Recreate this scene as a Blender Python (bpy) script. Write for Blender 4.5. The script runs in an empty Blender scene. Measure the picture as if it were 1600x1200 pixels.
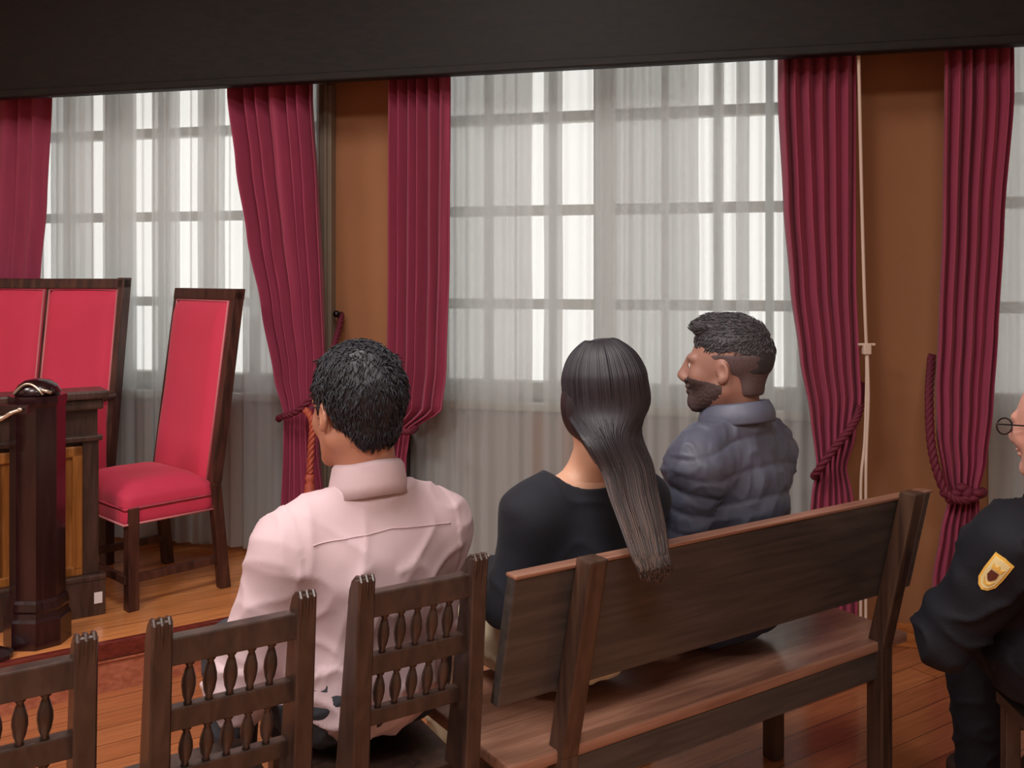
import bpy, bmesh, math, random
import numpy as np
from mathutils import Vector, Matrix, noise, Euler
from mathutils.bvhtree import BVHTree
random.seed(7)
SC = bpy.context.scene
COL = SC.collection
PI = math.pi
# ------------------------------------------------------------------ camera
F_PX, CX, YH, HC = 1500.0, 800.0, 430.0, 1.41
cam_d = bpy.data.cameras.new('camera'); cam = bpy.data.objects.new('camera', cam_d); COL.objects.link(cam)
cam.location = (0, 0, HC); cam.rotation_euler = (PI/2, 0, 0)
cam_d.sensor_width = 36; cam_d.lens = F_PX/1600*36; cam_d.shift_y = -(600-YH)/1600
cam_d.clip_start = .05; cam_d.clip_end = 200
SC.camera = cam
def at(px, py, Y):                       # point of the room seen at a pixel, at depth Y
    return Vector(((px-CX)/F_PX*Y, Y, HC-(py-YH)*Y/F_PX))
# ------------------------------------------------------------------ colours and materials
def lin(c):
    return tuple(((v/255)/12.92 if v/255 <= .04045 else ((v/255+.055)/1.055)**2.4) for v in c) + (1,)
def nodes_mat(name):
    m = bpy.data.materials.new(name); m.use_nodes = True
    nt = m.node_tree; return m, nt, nt.nodes['Principled BSDF']
def mat_plain(name, c, rough=.6, metal=0, spec=.5, bump=0, bscale=200, var=0, vscale=6, stretch=(1,1,1), sheen=0, emit=None):
    m, nt, b = nodes_mat(name); N = nt.nodes; L = nt.links
    b.inputs['Base Color'].default_value = lin(c); b.inputs['Roughness'].default_value = rough
    b.inputs['Metallic'].default_value = metal; b.inputs['Specular IOR Level'].default_value = spec
    if sheen:
        b.inputs['Sheen Weight'].default_value = sheen; b.inputs['Sheen Roughness'].default_value = .5
    tc = N.new('ShaderNodeTexCoord'); mp = N.new('ShaderNodeMapping'); mp.inputs['Scale'].default_value = stretch
    L.new(tc.outputs['Object'], mp.inputs['Vector'])
    if var:
        n = N.new('ShaderNodeTexNoise'); n.inputs['Scale'].default_value = vscale; n.inputs['Detail'].default_value = 5
        L.new(mp.outputs[0], n.inputs['Vector'])
        mx = N.new('ShaderNodeMix'); mx.data_type = 'RGBA'
        mx.inputs[6].default_value = lin(tuple(max(0, v*(1-var)) for v in c)); mx.inputs[7].default_value = lin(tuple(min(255, v*(1+var)) for v in c))
        L.new(n.outputs['Fac'], mx.inputs[0]); L.new(mx.outputs[2], b.inputs['Base Color'])
    if bump:
        n2 = N.new('ShaderNodeTexNoise'); n2.inputs['Scale'].default_value = bscale; n2.inputs['Detail'].default_value = 3
        L.new(mp.outputs[0], n2.inputs['Vector'])
        bp = N.new('ShaderNodeBump'); bp.inputs['Strength'].default_value = bump; bp.inputs['Distance'].default_value = .003
        L.new(n2.outputs['Fac'], bp.inputs['Height']); L.new(bp.outputs[0], b.inputs['Normal'])
    if emit:
        b.inputs['Emission Color'].default_value = lin(c); b.inputs['Emission Strength'].default_value = emit
    return m
def mat_wood(name, c1, c2, rough=.35, grain=(1, 14, 14), scale=4, rot=0, coat=0, spec=.5):
    m, nt, b = nodes_mat(name); N = nt.nodes; L = nt.links
    tc = N.new('ShaderNodeTexCoord'); mp = N.new('ShaderNodeMapping'); mp.inputs['Scale'].default_value = grain
    mp.inputs['Rotation'].default_value = (0, 0, rot)
    L.new(tc.outputs['Object'], mp.inputs['Vector'])
    n = N.new('ShaderNodeTexNoise'); n.inputs['Scale'].default_value = scale; n.inputs['Detail'].default_value = 7; n.inputs['Distortion'].default_value = .6
    L.new(mp.outputs[0], n.inputs['Vector'])
    cr = N.new('ShaderNodeValToRGB'); cr.color_ramp.elements[0].position = .35; cr.color_ramp.elements[0].color = lin(c1)
    cr.color_ramp.elements[1].position = .68; cr.color_ramp.elements[1].color = lin(c2)
    L.new(n.outputs['Fac'], cr.inputs[0]); L.new(cr.outputs[0], b.inputs['Base Color'])
    b.inputs['Roughness'].default_value = rough; b.inputs['Coat Weight'].default_value = coat; b.inputs['Coat Roughness'].default_value = .15
    b.inputs['Specular IOR Level'].default_value = spec
    bp = N.new('ShaderNodeBump'); bp.inputs['Strength'].default_value = .15; bp.inputs['Distance'].default_value = .002
    L.new(n.outputs['Fac'], bp.inputs['Height']); L.new(bp.outputs[0], b.inputs['Normal'])
    return m
def mat_floor(name, c1, c2, gap, rot, pw=.12, pl=1.1, rough=.22):
    m, nt, b = nodes_mat(name); N = nt.nodes; L = nt.links
    tc = N.new('ShaderNodeTexCoord'); mp = N.new('ShaderNodeMapping'); mp.inputs['Rotation'].default_value = (0, 0, rot)
    L.new(tc.outputs['Object'], mp.inputs['Vector'])
    br = N.new('ShaderNodeTexBrick'); br.inputs['Scale'].default_value = 1
    br.inputs['Brick Width'].default_value = pl; br.inputs['Row Height'].default_value = pw
    br.inputs['Mortar Size'].default_value = .002; br.inputs['Color1'].default_value = lin(c1); br.inputs['Color2'].default_value = lin(c2)
    br.inputs['Mortar'].default_value = lin(gap); br.offset = .37
    L.new(mp.outputs[0], br.inputs['Vector'])
    mp2 = N.new('ShaderNodeMapping'); mp2.inputs['Scale'].default_value = (1.5, 22, 1)
    L.new(mp.outputs[0], mp2.inputs['Vector'])
    n = N.new('ShaderNodeTexNoise'); n.inputs['Scale'].default_value = 3; n.inputs['Detail'].default_value = 6
    L.new(mp2.outputs[0], n.inputs['Vector'])
    mx = N.new('ShaderNodeMix'); mx.data_type = 'RGBA'; mx.blend_type = 'MULTIPLY'; mx.inputs[0].default_value = .55
    cr = N.new('ShaderNodeValToRGB'); cr.color_ramp.elements[0].position = .3; cr.color_ramp.elements[0].color = (.45, .4, .38, 1)
    cr.color_ramp.elements[1].position = .7; cr.color_ramp.elements[1].color = (1.1, 1.05, 1, 1)
    L.new(n.outputs['Fac'], cr.inputs[0]); L.new(br.outputs['Color'], mx.inputs[6]); L.new(cr.outputs[0], mx.inputs[7])
    L.new(mx.outputs[2], b.inputs['Base Color'])
    b.inputs['Roughness'].default_value = rough; b.inputs['Coat Weight'].default_value = .4; b.inputs['Coat Roughness'].default_value = .12
    return m
def mat_sheer(name, c, trans):
    m, nt, b = nodes_mat(name); N = nt.nodes; L = nt.links
    N.remove(b); out = [n for n in N if n.type == 'OUTPUT_MATERIAL'][0]
    t = N.new('ShaderNodeBsdfTransparent'); tl = N.new('ShaderNodeBsdfTranslucent'); d = N.new('ShaderNodeBsdfDiffuse')
    t.inputs[0].default_value = (.97, .97, .96, 1)
    for q in (tl, d): q.inputs['Color'].default_value = lin(c)
    m1 = N.new('ShaderNodeMixShader'); m1.inputs[0].default_value = .5; L.new(tl.outputs[0], m1.inputs[1]); L.new(d.outputs[0], m1.inputs[2])
    m2 = N.new('ShaderNodeMixShader'); L.new(t.outputs[0], m2.inputs[1]); L.new(m1.outputs[0], m2.inputs[2])
    # cloth seen edge-on shows more thread, so it hides more
    lw = N.new('ShaderNodeLayerWeight'); lw.inputs['Blend'].default_value = .35
    mr = N.new('ShaderNodeMapRange'); mr.inputs['To Min'].default_value = 1-trans; mr.inputs['To Max'].default_value = .98
    L.new(lw.outputs['Facing'], mr.inputs['Value']); L.new(mr.outputs[0], m2.inputs[0])
    L.new(m2.outputs[0], out.inputs['Surface'])
    return m
def mat_glass(name):
    m, nt, b = nodes_mat(name); N = nt.nodes; L = nt.links
    N.remove(b); out = [n for n in N if n.type == 'OUTPUT_MATERIAL'][0]
    t = N.new('ShaderNodeBsdfTransparent'); g = N.new('ShaderNodeBsdfGlossy'); g.inputs['Roughness'].default_value = .02
    mx = N.new('ShaderNodeMixShader'); mx.inputs[0].default_value = .06
    L.new(t.outputs[0], mx.inputs[1]); L.new(g.outputs[0], mx.inputs[2]); L.new(mx.outputs[0], out.inputs['Surface'])
    return m
def mat_hair(name, c, tip=None, z0=0, z1=1, rough=.42, stretch=(60, 60, 3)):
    m, nt, b = nodes_mat(name); N = nt.nodes; L = nt.links
    tc = N.new('ShaderNodeTexCoord'); mp = N.new('ShaderNodeMapping'); mp.inputs['Scale'].default_value = stretch
    L.new(tc.outputs['Object'], mp.inputs['Vector'])
    n = N.new('ShaderNodeTexNoise'); n.inputs['Scale'].default_value = 3; n.inputs['Detail'].default_value = 4
    L.new(mp.outputs[0], n.inputs['Vector'])
    mx = N.new('ShaderNodeMix'); mx.data_type = 'RGBA'
    mx.inputs[6].default_value = lin(tuple(v*.6 for v in c)); mx.inputs[7].default_value = lin(tuple(min(255, v*1.35) for v in c))
    L.new(n.outputs['Fac'], mx.inputs[0]); last = mx.outputs[2]
    if tip:
        sp = N.new('ShaderNodeSeparateXYZ'); L.new(tc.outputs['Object'], sp.inputs[0])
        mr = N.new('ShaderNodeMapRange'); mr.inputs['From Min'].default_value = z1; mr.inputs['From Max'].default_value = z0
        L.new(sp.outputs['Z'], mr.inputs['Value'])
        ml = N.new('ShaderNodeMath'); ml.operation = 'MULTIPLY'; L.new(mr.outputs[0], ml.inputs[0])
        cr = N.new('ShaderNodeMapRange'); cr.inputs['From Min'].default_value = .3; cr.inputs['From Max'].default_value = .62; L.new(n.outputs['Fac'], cr.inputs['Value'])
        L.new(cr.outputs[0], ml.inputs[1])
        m3 = N.new('ShaderNodeMix'); m3.data_type = 'RGBA'; L.new(ml.outputs[0], m3.inputs[0]); L.new(last, m3.inputs[6]); m3.inputs[7].default_value = lin(tip)
        last = m3.outputs[2]
    L.new(last, b.inputs['Base Color']); b.inputs['Roughness'].default_value = rough
    bp = N.new('ShaderNodeBump'); bp.inputs['Strength'].default_value = .3; bp.inputs['Distance'].default_value = .003
    L.new(n.outputs['Fac'], bp.inputs['Height']); L.new(bp.outputs[0], b.inputs['Normal'])
    return m
def mat_skin(name, c):
    m = mat_plain(name, c, rough=.5, bump=.15, bscale=300, var=.08, vscale=25)
    b = m.node_tree.nodes['Principled BSDF']; b.inputs['Subsurface Weight'].default_value = .12; b.inputs['Subsurface Radius'].default_value = (.012, .005, .003)
    return m
M = {}
M['wall'] = mat_plain('ochre_plaster', (152, 100, 64), .75, bump=.12, bscale=30, var=.06, vscale=3)
M['plain_wall'] = mat_plain('cream_plaster', (190, 172, 150), .8)
M['ceiling'] = mat_plain('ceiling_paint', (185, 178, 165), .85)
M['dark_trim'] = mat_wood('dark_trim_wood', (14, 9, 8), (26, 17, 14), .55, spec=.25)
M['taupe_trim'] = mat_plain('taupe_casing', (128, 112, 96), .6)
M['white_frame'] = mat_plain('window_paint', (165, 162, 152), .5)
M['glass'] = mat_glass('window_glass')
M['sheer'] = mat_sheer('sheer_cloth', (217, 220, 220), .46)
M['sheer2'] = mat_sheer('sheer_cloth_gathered', (210, 213, 214), .25)
M['red_drape'] = mat_plain('crimson_drape', (150, 50, 80), .78, bump=.2, bscale=400, var=.08, vscale=5, stretch=(6, 6, 1), sheen=.1)
M['red_dark'] = mat_plain('maroon_cord', (96, 16, 40), .75, bump=.5, bscale=150)
M['red_gold'] = mat_plain('red_gold_cord', (165, 75, 55), .6, bump=.5, bscale=150, var=.25, vscale=60)
M['red_velvet'] = mat_plain('red_upholstery', (206, 50, 82), .75, bump=.15, bscale=300, var=.05, vscale=4, sheen=.1)
M['piping'] = mat_plain('pale_pink_piping', (200, 120, 125), .6)
M['walnut'] = mat_wood('walnut_frame', (48, 24, 20), (84, 48, 38), .4, grain=(10, 10, 1.5))
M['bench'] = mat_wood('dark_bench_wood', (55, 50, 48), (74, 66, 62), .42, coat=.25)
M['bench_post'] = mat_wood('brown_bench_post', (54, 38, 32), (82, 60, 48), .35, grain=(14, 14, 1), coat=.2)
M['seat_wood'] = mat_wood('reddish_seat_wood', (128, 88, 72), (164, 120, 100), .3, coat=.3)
M['chairwood'] = mat_wood('chair_wood', (44, 31, 27), (70, 50, 42), .38, grain=(10, 10, 3), coat=.15)
M['newel'] = mat_wood('near_black_polished_wood', (28, 6, 10), (46, 20, 24), .25, grain=(12, 12, 1), coat=.4)
M['desk'] = mat_wood('desk_dark_wood', (52, 34, 28), (82, 58, 50), .38, grain=(12, 12, 1.2), coat=.2)
M['deskpanel'] = mat_wood('desk_amber_panel', (128, 74, 24), (170, 108, 52), .4, grain=(10, 10, 1))
M['deskred'] = mat_wood('desk_red_panel', (74, 34, 22), (104, 56, 34), .4, grain=(10, 10, 1))
M['riser'] = mat_wood('dais_edge_wood', (84, 26, 22), (112, 44, 34), .3, coat=.4)
M['riser2'] = mat_wood('dais_riser_wood', (150, 82, 60), (180, 108, 82), .35, coat=.3)
M['paper'] = mat_plain('white_paper', (235, 225, 225), .8)
M['cable'] = mat_plain('cream_cable', (205, 180, 165), .5)
M['gold'] = mat_plain('pale_metal', (205, 188, 170), .3, metal=.8)
M['steel'] = mat_plain('dark_metal', (60, 55, 58), .3, metal=.9)
M['pink_shirt'] = mat_plain('pink_shirt_cotton', (196, 171, 176), .8, bump=.12, bscale=500, var=.02, vscale=8)
M['black_knit'] = mat_plain('black_knit', (16, 18, 30), .85, bump=.3, bscale=400, sheen=.05)
M['cream_trousers'] = mat_plain('cream_twill', (222, 208, 178), .8, bump=.2, bscale=400)
M['jeans'] = mat_plain('dark_denim', (30, 38, 62), .85, bump=.2, bscale=500)
M['grey_trousers'] = mat_plain('dark_grey_twill', (52, 54, 62), .85, bump=.2, bscale=500)
M['puffer'] = mat_plain('slate_puffer_nylon', (84, 87, 104), .5, bump=.25, bscale=60, var=.1, vscale=12)
M['lining'] = mat_plain('jacket_collar_grey', (70, 74, 92), .6)
M['uniform'] = mat_plain('navy_uniform_cloth', (15, 16, 25), .75, bump=.3, bscale=300, spec=.3)
M['shoe'] = mat_plain('black_leather', (18, 16, 16), .35)
M['skin1'] = mat_skin('skin_tan', (176, 122, 100))
M['skin2'] = mat_skin('skin_light', (208, 158, 132))
M['skin3'] = mat_skin('skin_warm', (150, 108, 94))
M['skin4'] = mat_skin('skin_pink', (202, 146, 130))
M['hair_black'] = mat_hair('black_hair', (26, 27, 34), rough=.5, stretch=(50, 50, 12))
M['hair_fade'] = mat_hair('short_dark_hair', (46, 44, 48), rough=.6, stretch=(70, 70, 30))
M['hair_sides'] = mat_hair('cropped_side_hair', (80, 63, 64), rough=.7, stretch=(120, 120, 90))
M['beard'] = mat_hair('dark_stubble', (60, 44, 42), rough=.8, stretch=(90, 90, 60))
M['eye'] = mat_plain('eye_white', (215, 210, 205), .2)
M['iris'] = mat_plain('brown_iris', (50, 30, 20), .2)
M['badge_gold'] = mat_plain('gold_thread', (226, 180, 84), .5, bump=.3, bscale=400)
M['badge_pale'] = mat_plain('pale_thread', (222, 205, 150), .6)
M['badge_dark'] = mat_plain('dark_red_thread', (92, 40, 24), .7)
M['lamp_white'] = mat_plain('lamp_diffuser', (255, 248, 238), .5, emit=3)
# ------------------------------------------------------------------ object helpers
def tag(o, label=None, cat=None, group=None, kind=None):
    if label: o['label'] = label
    if cat: o['category'] = cat
    if group: o['group'] = group
    if kind: o['kind'] = kind
    return o
def empty(name, loc=(0, 0, 0), rz=0):
    o = bpy.data.objects.new(name, None); COL.objects.link(o); o.location = loc; o.rotation_euler = (0, 0, rz); o.empty_display_size = .1
    return o
def link(name, me, mat=None, parent=None, smooth=False):
    o = bpy.data.objects.new(name, me); COL.objects.link(o)
    if mat: me.materials.append(mat)
    if parent: o.parent = parent
    if smooth: me.shade_smooth()
    return o
class MB:
    def __init__(s, X=None): s.bm = bmesh.new(); s.X = X or Matrix()
    def _tv(s, vs, m=None):
        for v in vs: v.co = s.X @ ((m @ v.co) if m else v.co)
    def box(s, x0, x1, y0, y1, z0, z1, bev=0, m=None, shear=(0, 0)):
        r = bmesh.ops.create_cube(s.bm, size=1); vs = r['verts']
        for v in vs:
            v.co = Vector((x0+(v.co.x+.5)*(x1-x0), y0+(v.co.y+.5)*(y1-y0), z0+(v.co.z+.5)*(z1-z0)))
        if bev:
            es = list({e for v in vs for e in v.link_edges})
            r = bmesh.ops.bevel(s.bm, geom=es, offset=bev, segments=2, profile=.6, affect='EDGES')
            vs = list({v for f in r['faces'] for v in f.verts} | {v for v in vs if v.is_valid})
        s._tv(vs, m); return vs
    def lathe(s, prof, n=20, m=None, cap=True):
        rings = []
        for r, z in prof:
            rings.append([s.bm.verts.new(s.X @ ((m or Matrix()) @ Vector((r*math.cos(2*PI*i/n+PI/n), r*math.sin(2*PI*i/n+PI/n), z)))) for i in range(n)])
        for a, b in zip(rings, rings[1:]):
            for i in range(n): s.bm.faces.new((a[i], a[(i+1) % n], b[(i+1) % n], b[i]))
        if cap: s.bm.faces.new(rings[0][::-1]); s.bm.faces.new(rings[-1])
    def tube(s, pts, rad, n=10, m=None, flat=1.0, cap=True):
        pts = [Vector(p) for p in pts]; R = rad if isinstance(rad, (list, tuple)) else [rad]*len(pts)
        rings = []; prev = None
        for i, p in enumerate(pts):
            t = (pts[min(i+1, len(pts)-1)]-pts[max(i-1, 0)]).normalized()
            if prev is None: up = Vector((0, 0, 1)) if abs(t.z) < .9 else Vector((0, 1, 0)); a = t.cross(up).normalized()
            else: a = (prev-t*prev.dot(t)).normalized()
            prev = a; b = t.cross(a)
            rings.append([s.bm.verts.new(s.X @ ((m or Matrix()) @ (p+a*R[i]*math.cos(2*PI*k/n)+b*R[i]*flat*math.sin(2*PI*k/n)))) for k in range(n)])
        for a, b in zip(rings, rings[1:]):
            for i in range(n): s.bm.faces.new((a[i], a[(i+1) % n], b[(i+1) % n], b[i]))
        if cap: s.bm.faces.new(rings[0][::-1]); s.bm.faces.new(rings[-1])
    def prism(s, poly, z0, z1, m=None):
        lo = [s.bm.verts.new(s.X @ ((m or Matrix()) @ Vector((x, y, z0)))) for x, y in poly]
        hi = [s.bm.verts.new(s.X @ ((m or Matrix()) @ Vector((x, y, z1)))) for x, y in poly]
        n = len(poly)
        for i in range(n): s.bm.faces.new((lo[i], lo[(i+1) % n], hi[(i+1) % n], hi[i]))
        s.bm.faces.new(lo[::-1]); s.bm.faces.new(hi)
    def ell(s, c, r, m=None, seg=20):
        q = bmesh.ops.create_uvsphere(s.bm, u_segments=seg, v_segments=seg//2, radius=1)
        for v in q['verts']: v.co = Vector(c)+Vector((v.co.x*r[0], v.co.y*r[1], v.co.z*r[2]))
        s._tv(q['verts'], m)
    def done(s, name, mat, parent=None, smooth=False, angle=None):
        bmesh.ops.recalc_face_normals(s.bm, faces=s.bm.faces)
        me = bpy.data.meshes.new(name); s.bm.to_mesh(me); s.bm.free()
        o = link(name, me, mat, parent)
        if smooth: me.shade_smooth()
        if angle: 
            me.shade_smooth(); me.set_sharp_from_angle(angle=math.radians(angle))
        return o
def grid_mesh(name, P, mat, parent=None, thick=0, close=False):
    nu = len(P[0]); nv = len(P)
    me = bpy.data.meshes.new(name)
    me.from_pydata([tuple(p) for row in P for p in row], [], [(j*nu+i, j*nu+i+1, (j+1)*nu+i+1, (j+1)*nu+i) for j in range(nv-1) for i in range(nu-1)])
    o = link(name, me, mat, parent, True)
    if thick:
        md = o.modifiers.new('thickness', 'SOLIDIFY'); md.thickness = thick; md.offset = 0
    return o
def copy_tree(o, parent=None):
    c = o.copy(); COL.objects.link(c)
    if parent: c.parent = parent
    for ch in list(o.children): copy_tree(ch, c)
    return c
# ------------------------------------------------------------------ the window wall frame: s along the wall, o into the room, z up
WA = math.radians(-14)
WU = Vector((math.cos(WA), math.sin(WA), 0)); WN = Vector((math.sin(WA), -math.cos(WA), 0))
W0 = Vector((-1.2, 4.18, 0)) - WN*.14
WX = Matrix(((WU.x, WN.x, 0, W0.x), (WU.y, WN.y, 0, W0.y), (0, 0, 1, 0), (0, 0, 0, 1)))      # note: left-handed in s,o,z
def Wp(s, o, z): return W0+WU*s+WN*o+Vector((0, 0, z))
def S(px, o=0.14):
    t = (px-CX)/F_PX
    return (t*(W0.y+o*WN.y)-(W0.x+o*WN.x))/(WU.x-t*WU.y)
def SZ(px, py, o=.14):
    s = S(px, o); Y = W0.y+WU.y*s+WN.y*o
    return s, HC-(py-YH)*Y/F_PX
BA = math.radians(33.5); BU = Vector((math.cos(BA), math.sin(BA), 0)); BF = Vector((-math.sin(BA), math.cos(BA), 0))
DZ = .17
S0, S1, DEPTH, CZ = -3.2, 4.6, 6.6, 3.3
# ------------------------------------------------------------------ room shell
def wbox(mb, s0, s1, o0, o1, z0, z1, bev=0): mb.box(s0, s1, o0, o1, z0, z1, bev)
SILL, HEAD = .88, 2.9
OPEN = [(S(-160, 0), S(498, 0)), (S(655, 0), S(1278, 0)), (S(1535, 0), S(1535, 0)+1.5)]
mb = MB(WX); edges = [S0] + [e for op in OPEN for e in op] + [S1]
for a, b in zip(edges[0::2], edges[1::2]): wbox(mb, a, b, -.3, 0, 0, CZ)
for a, b in OPEN: wbox(mb, a, b, -.3, 0, 0, SILL); wbox(mb, a, b, -.3, 0, HEAD, CZ)
tag(mb.done('wall_front', M['wall']), kind='structure')
mb = MB(WX); wbox(mb, S0-.2, S0, -.3, DEPTH, 0, CZ); tag(mb.done('wall_left', M['plain_wall']), kind='structure')
mb = MB(WX); wbox(mb, S1, S1+.2, -.3, DEPTH, 0, CZ); tag(mb.done('wall_right', M['plain_wall']), kind='structure')
mb = MB(WX); wbox(mb, S0-.2, S1+.2, DEPTH, DEPTH+.2, 0, CZ); tag(mb.done('wall_back', M['plain_wall']), kind='structure')
mb = MB(WX); wbox(mb, S0-.2, S1+.2, -.3, DEPTH+.2, -.1, 0)
tag(mb.done('floor', mat_floor('parquet', (186, 118, 76), (164, 98, 62), (104, 56, 34), -BA, .11, 1.9)), kind='structure')
mb = MB(WX); wbox(mb, S0-.2, S1+.2, -.3, DEPTH+.2, CZ, CZ+.15); tag(mb.done('ceiling', M['ceiling']), kind='structure')
# dais: its front edge runs parallel to the benches and meets the window wall
E0 = Vector((-1.39, 3.25, 0))
t_hit = (Wp(0, 0, 0)-E0).dot(WN)/BU.dot(WN)
pr = E0+BU*t_hit
left_s = S0+.0
t_l = (Wp(left_s, 0, 0)-E0).dot(WU)/BU.dot(WU); pl_ = E0+BU*t_l
poly = [(pl_.x, pl_.y), (pr.x, pr.y), tuple(Wp(left_s, 0, 0))[:2]]
mb = MB(); mb.prism(poly, .0, DZ); dais = mb.done('floor_dais', mat_floor('dais_boards', (226, 150, 90), (204, 126, 74), (130, 70, 40), -BA, .2, 3.0, .2)); tag(dais, kind='structure')
L_ = (pr-pl_).length
mb = MB(Matrix.Translation(pl_) @ Matrix.Rotation(BA, 4, 'Z'))
mb.box(0, L_, -.03, .0, DZ-.055, DZ+.002, .006); tag(mb.done('trim_1', M['riser']), kind='structure')
mb = MB(Matrix.Translation(pl_) @ Matrix.Rotation(BA, 4, 'Z'))
mb.box(0, L_, -.018, 0, 0, DZ-.055); mb.box(0, L_, -.026, 0, DZ-.066, DZ-.057, .002); tag(mb.done('trim_2', M['riser2']), kind='structure')
# dark wooden pelmet beam over the curtains
mb = MB(WX)
wbox(mb, S0, S1, .30, .335, 2.19, 2.86); wbox(mb, S0, S1, 0, .335, 2.86, 2.9); wbox(mb, S0, S1, .335, .355, 2.19, 2.225, .006); wbox(mb, S0, S1, .335, .375, 2.80, 2.88, .01)
tag(mb.done('trim_3', M['dark_trim']), kind='structure')
# skirting on the ochre piers
mb = MB(WX); wbox(mb, OPEN[1][1]+.02, OPEN[2][0]+.3, 0, .018, 0, .09, .004); tag(mb.done('baseboard_front', mat_wood('amber_skirting', (150, 84, 40), (184, 112, 60), .3)), kind='structure')
# taupe casing between the left window and the pier
mb = MB(WX); wbox(mb, S(503, .02), S(522, .02), 0, .05, DZ, 2.24, .006); wbox(mb, S(507, .05), S(512, .05), .05, .065, DZ, 2.24, .004)
tag(mb.done('trim_4', M['taupe_trim']), kind='structure')
# windows
ROWS = [.88, 1.285, 1.69, 2.09, 2.5, 2.9]
def window(idx, s0, s1, mull, cols):
    r = empty('window_%d' % idx); tag(r, kind='structure')
    mb = MB(WX); o0, o1 = -.20, -.13
    wbox(mb, s0, s0+.07, o0-.01, o1+.01, SILL, HEAD, .004); wbox(mb, s1-.07, s1, o0-.01, o1+.01, SILL, HEAD, .004)
    wbox(mb, s0, s1, o0-.01, o1+.01, SILL, SILL+.07, .004); wbox(mb, s0, s1, o0-.01, o1+.01, HEAD-.07, HEAD, .004)
    for m_, w in mull: wbox(mb, m_-w/2, m_+w/2, o0-.015, o1+.02, SILL, HEAD, .004)
    for c in cols: wbox(mb, c-.014, c+.014, o0+.01, o1-.005, SILL, HEAD)
    for z in ROWS[1:-1]: wbox(mb, s0+.05, s1-.05, o0+.01, o1-.006, z-.022, z+.022)
    mb.done('window_frame', M['white_frame'], r)
    mb = MB(WX); wbox(mb, s0+.02, s1-.02, -.168, -.163, SILL, HEAD); mb.done('pane', M['glass'], r)
    mb = MB(WX); wbox(mb, s0-.03, s1+.03, -.29, .03, SILL-.035, SILL+.0, .006); mb.done('window_sill', M['white_frame'], r)
window(1, *OPEN[0], [(S(188, -.17), .085)], [S(60, -.17), S(110, -.17), S(258, -.17), S(328, -.17), S(400, -.17)])
window(2, *OPEN[1], [(S(946, -.17), .085)], [S(765, -.17), S(865, -.17), S(1040, -.17), S(1122, -.17), S(1202, -.17)])
window(3, *OPEN[2], [(OPEN[2][0]+.75, .085)], [OPEN[2][0]+.38, OPEN[2][0]+1.1])
# facade across the street, seen blurred through the sheers
def interp(tab, x):
    if x <= tab[0][0]: return tab[0][1]
    for (a, va), (b, vb) in zip(tab, tab[1:]):
        if x <= b:
            t = (x-a)/(b-a); t = t*t*(3-2*t)*.5+t*.5; return va+(vb-va)*t
    return tab[-1][1]
# ------------------------------------------------------------------ sheer curtains
def sheer(label, s0, s1, zb, layers, group):
    seed = s0*13.7
    def fold(s, z, f=1.0, a=1.0):
        w = noise.noise(Vector((s*9*f, z*.06, seed)))*.024*a + noise.noise(Vector((s*30*f, z*.1, seed+5)))*.028*a + math.sin(s*95*f+6*noise.noise(Vector((s*3, z*.1, seed))))*.010*a
        return w
    nz = 26; zt = 2.5
    def sheet(a, b, ob, f, amp, name, mat, parent):
        n = max(8, int((b-a)/.006)); P = []
        for j in range(nz+1):
            z = zt+(zb-zt)*j/nz; P.append([Wp(a+(b-a)*i/n, ob+fold(a+(b-a)*i/n, z, f, amp), z) for i in range(n+1)])
        return grid_mesh(name, P, mat, parent)
    o = sheet(s0, s1, .05, 1, .8, 'sheer_curtain', M['sheer'], None)
    tag(o, label, 'curtain', group)
    # gathered layers behind the outer cloth: one part
    me_pts = []; faces = []
    for a, b in layers:
        n = max(4, int((b-a)/.006)); base = len(me_pts)
        for j in range(nz+1):
            z = zt+(zb-zt)*j/nz
            for i in range(n+1):
                q = i/n; s = a+(b-a)*q+.004*noise.noise(Vector((a, z*2, 3)))
                me_pts.append(tuple(Wp(s, .015+fold(s+.3, z, 1.4, .35), z)))
        faces += [(base+j*(n+1)+i, base+j*(n+1)+i+1, base+(j+1)*(n+1)+i+1, base+(j+1)*(n+1)+i) for j in range(nz) for i in range(n)]
    me = bpy.data.meshes.new('gathered_layer'); me.from_pydata(me_pts, [], faces); g = link('gathered_layer', me, M['sheer2'], o, True)
    return o
sp = lambda L: [(S(a, .015), S(b, .015)) for a, b in L]
sheer('grey white sheer curtain behind the red throne chairs on the left', S(-150, .05), S(499, .05), DZ+.03, sp([(-150, 62), (80, 148), (162, 214), (236, 282), (309, 350), (380, 499)]), 'sheer curtains')
sheer('wide grey white sheer curtain behind the seated couple', S(640, .05), S(1292, .05), .04, sp([(640, 832), (850, 879), (931, 1092), (1114, 1131), (1150, 1171), (1196, 1210), (1224, 1290)]), 'sheer curtains')
sheer('narrow strip of sheer curtain behind the bald police officer', S(1545, .05), OPEN[2][1]+.02, .04, [(S(1545, .015), OPEN[2][1])], 'sheer curtains')
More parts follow.
